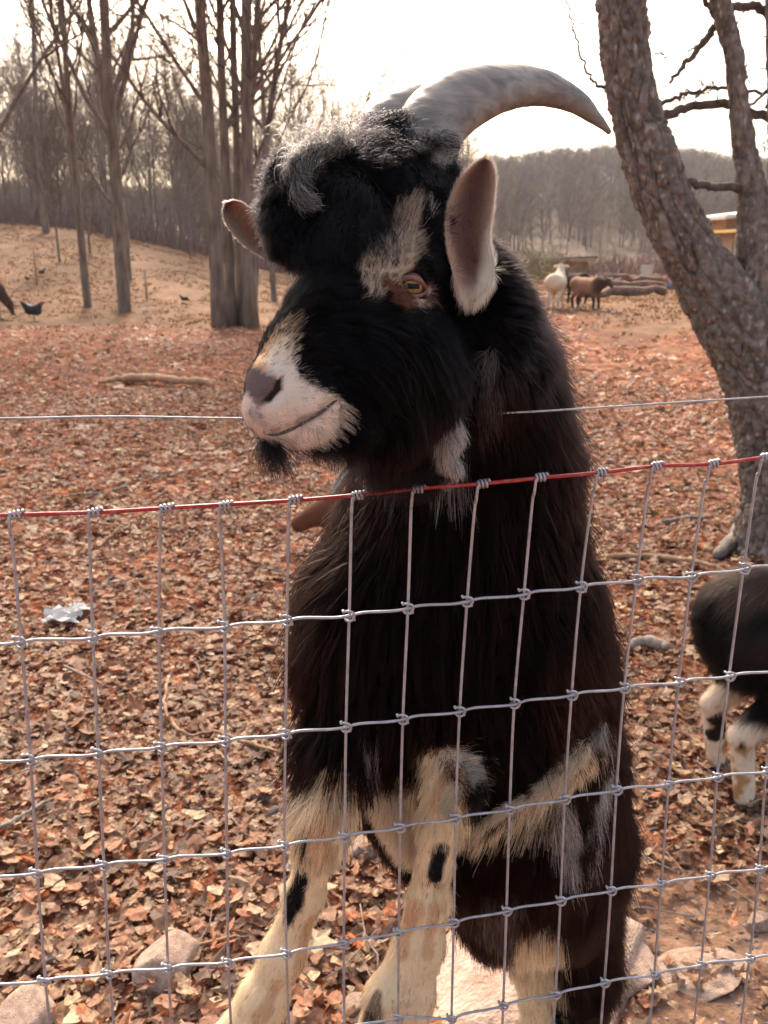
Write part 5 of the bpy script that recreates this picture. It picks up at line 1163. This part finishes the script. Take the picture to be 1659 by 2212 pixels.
rock(1388, 1620, 52, .6, 'pale flattened stone between the two black goats', 3, flat=.5)
for k_, (px, py, w_, lab) in enumerate([(472,683,24,'blue-grey stone at the left foot of the trunk clump'), (498,686,20,'dark stone at the middle foot of the trunk clump'), (517,687,22,'dark stone at the right foot of the trunk clump')]): rock(px, py, w_, .8, lab, k_, dark=True, flat=.6)
# pebbles in the bare earth
mb = MB(); bmv = RM[1]; pv = np.array([v.co[:] for v in rock_mesh(77, stonem, 1).vertices]); pf = np.array([list(p_.vertices) for p_ in rock_mesh(77, stonem, 1).polygons])
for _ in range(420):
    px, py = random.uniform(1280, 1720), random.uniform(1850, 2260) if random.random() < .75 else random.uniform(1150, 1900)
    P0, Z = ghit(px, py); s_ = random.uniform(.002, .008)*(1.6 if random.random() < .08 else 1); a_ = random.uniform(0, 6.28); M = np.array([[math.cos(a_), -math.sin(a_), 0], [math.sin(a_), math.cos(a_), 0], [0, 0, 1]])
    mb.add((pv*[s_, s_*.8, s_*.6]) @ M.T+P0, None, pf)
tag(mb.build('pebbles', stoned), 'small pebbles scattered in the bare earth at the lower right', 'pebbles', kind='stuff')
# twigs among the leaves
mb = MB()
for _ in range(420):
    az, d_ = random.uniform(-.6, .6), math.sqrt(random.uniform(1.2**2, 9**2)); x, y = d_*math.sin(az), d_*math.cos(az); a_ = random.uniform(0, 6.28); l_ = random.uniform(.05, .22); P = []
    for k in range(5): P.append((x, y, float(hgt(x, y))+.022+random.uniform(0, .01))); a_ += random.gauss(0, .25); x += math.cos(a_)*l_/4; y += math.sin(a_)*l_/4
    mb.tube(P, np.linspace(.0026, .0010, 5)*random.uniform(.6, 1.4), 4)
tag(mb.build('twigs', greyw), 'fine grey twigs scattered among the fallen leaves', 'twigs', kind='stuff')
# ------------------------------------------------------------------ litter
paperm = mat('white_scrap', (.58,.57,.55), .8, col2=(.44,.43,.41), scale=30)
def scrap(px, py, w, lab, hh=.5, group=None, seed=0):
    P0, Z = ghit(px, py); a = w*Z/F; n = 7; r_ = random.Random(seed); V = []
    for i in range(n):
        for j in range(n): V.append(((i/(n-1)-.5)*a*(1+.3*r_.uniform(-1, 1)), (j/(n-1)-.5)*a*.8*(1+.3*r_.uniform(-1, 1)), r_.uniform(0, a*hh*.5)))
    Q = [[i*n+j, (i+1)*n+j, (i+1)*n+j+1, i*n+j+1] for i in range(n-1) for j in range(n-1)]
    o = obj('paper_scrap', mesh_np('paper_scrap', np.array(V), np.array(Q), None, paperm, False), None, P0+np.array([0, 0, .028])); tag(o, lab, 'litter', group)
scrap(138, 1355, 78, 'crumpled white paper on the leaves behind the second wire', seed=1); scrap(176, 1336, 50, 'smaller white paper scrap right beside the crumpled one', seed=2)
scrap(309, 679, 18, 'white plastic scrap on the leaf edge left of the clump', .9, seed=3)
for k_ in range(16):
    px, py = [(12,752),(172,800),(318,706),(460,700),(400,725),(545,700),(352,738),(445,740),(250,725),(690,715),(1285,712),(1350,845),(1322,680),(1368,678),(215,738),(520,720)][k_]
    scrap(px, py, random.uniform(5, 9), 'tiny white scrap scattered among far leaves', .8, 'white scraps among the leaves', 10+k_)
# ------------------------------------------------------------------ stakes, snow, far yard
stakem = mat('stake_wood', (.30,.19,.12), .85, col2=(.42,.28,.18), scale=20)
for px, y0, y1, lab in ((80, 617, 543, 'thin wooden stake on the slope at the far left'), (317, 648, 584, 'thin wooden stake right of the straight spreading tree')):
    P0, Z = ghit(px, y0); mb = MB(); mb.tube([(0, 0, -.1), (.01, 0, (y0-y1)*Z/F*.5), (0, .02, (y0-y1)*Z/F)], 2.2*Z/F, 6); o = mb.build('stake', stakem); o.location = P0; tag(o, lab, 'stake')
snowm = mat('snow', (.8,.8,.82), .6, col2=(.7,.72,.76), scale=4, bump=.01)
for px, py, w_, lab in ((438, 548, 44, 'thin patch of old snow left of the trunk clump'), (590, 573, 60, 'snow patch on the meadow right of the trunk clump')):
    P0, Z = ghit(px, py); a = w_/2*Z/F; V = [(0, 0, .06)]; 
    for k in range(20): q = k/20*6.283; rr_ = 1+.3*math.sin(3*q+px)+.15*math.sin(7*q); V.append((math.cos(q)*a*rr_, math.sin(q)*a*1.2*rr_, -.03))
    V = np.array(V); V[:, 2] += hgt(V[:, 0]+P0[0], V[:, 1]+P0[1])-P0[2]; T = np.array([[0, 1+k, 1+(k+1) % 20] for k in range(20)])
    o = obj('snow_patch', mesh_np('snow_patch', V, None, T, snowm), None, P0); tag(o, lab, 'snow')
# log pile
for k_, (x0, y0, x1, y1, r_, lf, lab) in enumerate([(1255,640,1440,630,9,1,'lowest dark log of the far pile right of the goats'), (1275,634,1436,622,8,2.4,'second dark log of the far pile, resting on the lowest'), (1290,626,1440,614,6.5,4.3,'upper slender log on top of the far pile'), (1262,633,1345,628,7,4,'short log at the left end of the far pile')]):
    a, Z = ghit(x0, y0+4); b_, Z2 = ghit(x1, y1+4); Z = min(Z, Z2); s = 1
    A1 = ground_at(x0, a[1]); B1 = ground_at(x1, a[1]+.8); A1[2] += r_*lf*a[1]/F*1.05; B1[2] += r_*lf*a[1]/F*.9+.0; S = np.linspace(A1, B1, 9); S[1:-1] += rng.normal(0, .03, (7, 3))
    mb = MB(); mb.tube(S-A1, r_*a[1]/F*(1+.1*rng.normal(0, 1, 9)), 9); o = mb.build('log', darkw); o.location = A1; tag(o, lab, 'log')
P0, Z = ghit(1255, 640); rnd = random.Random(4); mb = MB(); P0 = ground_at(1250, P0[1]+1.2); sc0 = P0[1]/F
for k in range(90):
    q = np.array([rnd.gauss(0, 26)*sc0, rnd.gauss(0, .4), max(0, rnd.gauss(.35, .25))*45*sc0]); a_ = rnd.uniform(0, 6.28); l_ = rnd.uniform(10, 30)*sc0; dz = rnd.uniform(-.3, .5); e_ = q+np.array([math.cos(a_)*l_, math.sin(a_)*l_, dz*l_]); mb.tube([q, (q+e_)/2+[0, 0, .05*l_], e_], [2.2*sc0, 1.8*sc0, 1*sc0], 5)
o = mb.build('brush_pile', darkw); o.location = P0; tag(o, 'heap of cut branches behind the three far goats', 'brush pile', kind='stuff')
# white board on a post
P0, Z = ghit(1395, 612); u = Z/F; t = empty('sign_board', P0); mb = MB(); mb.box((0, 0, 26*u), (24*u, .03, 25*u)); mb.build('board', paperm, t, False)
mb = MB(); mb.box((13*u, .03, 20*u), (2*u, .04, 44*u)); mb.build('post', mat('yellow_post', (.5,.33,.12), .7, col2=(.4,.26,.1), scale=10), t, False); tag(t, 'blank white board on a post beyond the log pile', 'sign')
# low shed behind the goats
P0, Z = ghit(1222, 606); P0 = ground_at(1222, P0[1]+2); u = P0[1]/F; t = empty('shed', P0)
mb = MB(); mb.box((0, 0, 18*u), (74*u, 1.6, 44*u)); mb.build('wall', mat('shed_wall', (.22,.11,.07), .85, col2=(.34,.2,.13), scale=3, bump=.01), t, False)
mb = MB(); sh = np.array([[1, 0, 0], [0, 1, 0], [0.04, 0.01, 1]]); mb.box((3*u, 0, 45*u), (100*u, 2.3, 3.5*u), sh); mb.build('roof', mat('shed_roof', (.06,.05,.05), 1., spec=.1, col2=(.12,.1,.09), scale=5), t, False)
mb = MB(); mb.box((22*u, -1.17, 40.5*u), (56*u, .05, 7*u)); mb.build('fascia', woodm, t, False)
mb = MB(); mb.box((-22*u, -.83, 10*u), (14*u, .05, 24*u)); o = mb.build('door', mat('orange_door', (.45,.14,.05), .7, col2=(.36,.12,.05), scale=4), t, False); tag(t, 'low dark-roofed shed far behind the three goats', 'shed')
# tan building behind the leaning tree
P0 = ground_at(1600, 26); u = 26/F; t = empty('cabin', P0); plank = mat('tan_siding', (.30,.19,.11), .8, col2=(.42,.28,.17), scale=2.5, bump=.01, stretch=(6, 6, 1)); trim = mat('yellow_trim', (.62,.38,.08), .6, col2=(.5,.3,.07), scale=6); roofm = mat('grey_metal_roof', (.36,.37,.38), .5, col2=(.48,.48,.48), scale=3); glassm = mat('window_glass', (.10,.12,.14), .15, col2=(.16,.18,.2), scale=2)
bz = 576+ (1.3-P0[2])/u   # picture row of the ground there
H1 = (bz-508)*u
mb = MB(); mb.box((55*u, 2, H1/2), (150*u, 4, H1)); mb.build('wall', plank, t, False)
for k in range(12):
    mb = MB(); mb.box((-19*u+k*13*u, -.015, H1/2-2*u), (9*u, .03, H1-8*u)); mb.build('plank', plank, t, False)
mb = MB(); mb.box((-17*u, -.06, H1/2), (5*u, .08, H1)); mb.build('corner_post', paperm, t, False)
mb = MB(); mb.box((14*u, -.06, H1*.45), (3*u, .08, H1*.8)); mb.build('corner_post', trim, t, False)
mb = MB(); mb.box((52*u, 1.7, H1+4*u), (182*u, 5.2, 6*u), np.array([[1, 0, 0], [0, 1, 0], [0, .02, 1]])); mb.build('eave', trim, t, False)
mb = MB(); mb.box((60*u, -.75, H1+8.5*u), (150*u, .12, 3*u)); mb.build('gutter', roofm, t, False)
mb = MB(); mb.box((70*u, 3, H1+24*u), (140*u, 3, 34*u)); mb.build('upper_wall', mat('brown_siding', (.2,.1,.055), .8, col2=(.28,.15,.09), scale=3), t, False)
mb = MB(); mb.box((66*u, 3, H1+46*u), (164*u, 4, 7*u), np.array([[1, 0, 0], [0, 1, 0], [.12, .03, 1]])); mb.build('roof', roofm, t, False)
for k in range(3):
    mb = MB(); mb.box((32*u+k*34*u, -.05, H1*.55), (17*u, .05, 26*u)); w1 = mb.build('window', trim, t, False); mb = MB(); mb.box((32*u+k*34*u, -.085, H1*.55), (13*u, .03, 22*u)); mb.build('pane', glassm, w1, False)
tag(t, 'tan wooden cabin with yellow eaves behind the leaning tree', 'building')
# bushes
bushm = mat('olive_bush', (.13,.13,.05), .9, col2=(.26,.22,.09), scale=5)
P0 = ground_at(1165, 34); rnd = random.Random(8); mb = MB()
for k in range(420):
    q = np.array([rnd.gauss(0, .6), rnd.gauss(0, .6), abs(rnd.gauss(.5, .45))]); d_ = nrmz(np.array([rnd.gauss(0, 1), rnd.gauss(0, 1), rnd.uniform(.2, 1.6)])); mb.tube([q, q+d_*.2, q+d_*.42+[0, 0, .05]], [.012, .009, .004], 3)
o = mb.build('bush', bushm); o.location = P0; tag(o, 'yellow-green bush far off just right of the goat neck', 'bush')
thm = mat('thicket', (.16,.085,.065), .95, col2=(.26,.15,.12), scale=1.5)
mb = MB(); rnd = random.Random(18)
for k in range(8500):
    px = rnd.uniform(-900, 2600); y = rnd.uniform(44, 60); P0 = ground_at(px, y); hgt_ = rnd.uniform(.5, 1.5)*(1 if px < 700 else .8); a_ = rnd.gauss(0, .3); b_ = rnd.gauss(0, .3)
    mb.tube([P0, P0+[a_*.5, b_*.5, hgt_*.6], P0+[a_*1.3, b_*1.3, hgt_]], [.03, .022, .010], 3, cap=False)
tag(mb.build('undergrowth', thm), 'reddish brown undergrowth along the foot of the wood', 'undergrowth', kind='stuff')

# ------------------------------------------------------------------ thin air haze round the whole place
hm = bpy.data.materials.new('haze'); hm.use_nodes = True; n = hm.node_tree.nodes; L = hm.node_tree.links
for q in list(n):
    if q.type == 'BSDF_PRINCIPLED': n.remove(q)
pv_ = n.new('ShaderNodeVolumePrincipled'); pv_.inputs['Color'].default_value = (.93,.93,.95,1); pv_.inputs['Density'].default_value = HAZE; pv_.inputs['Anisotropy'].default_value = .0
L.new(pv_.outputs[0], n['Material Output'].inputs['Volume'])
mb = MB(); mb.box((0, 120, 22), (1400, 1300, 76)); hz = mb.build('haze', hm, None, False); tag(hz, 'pale winter haze filling the air over paddock and hill', 'haze', kind='stuff')
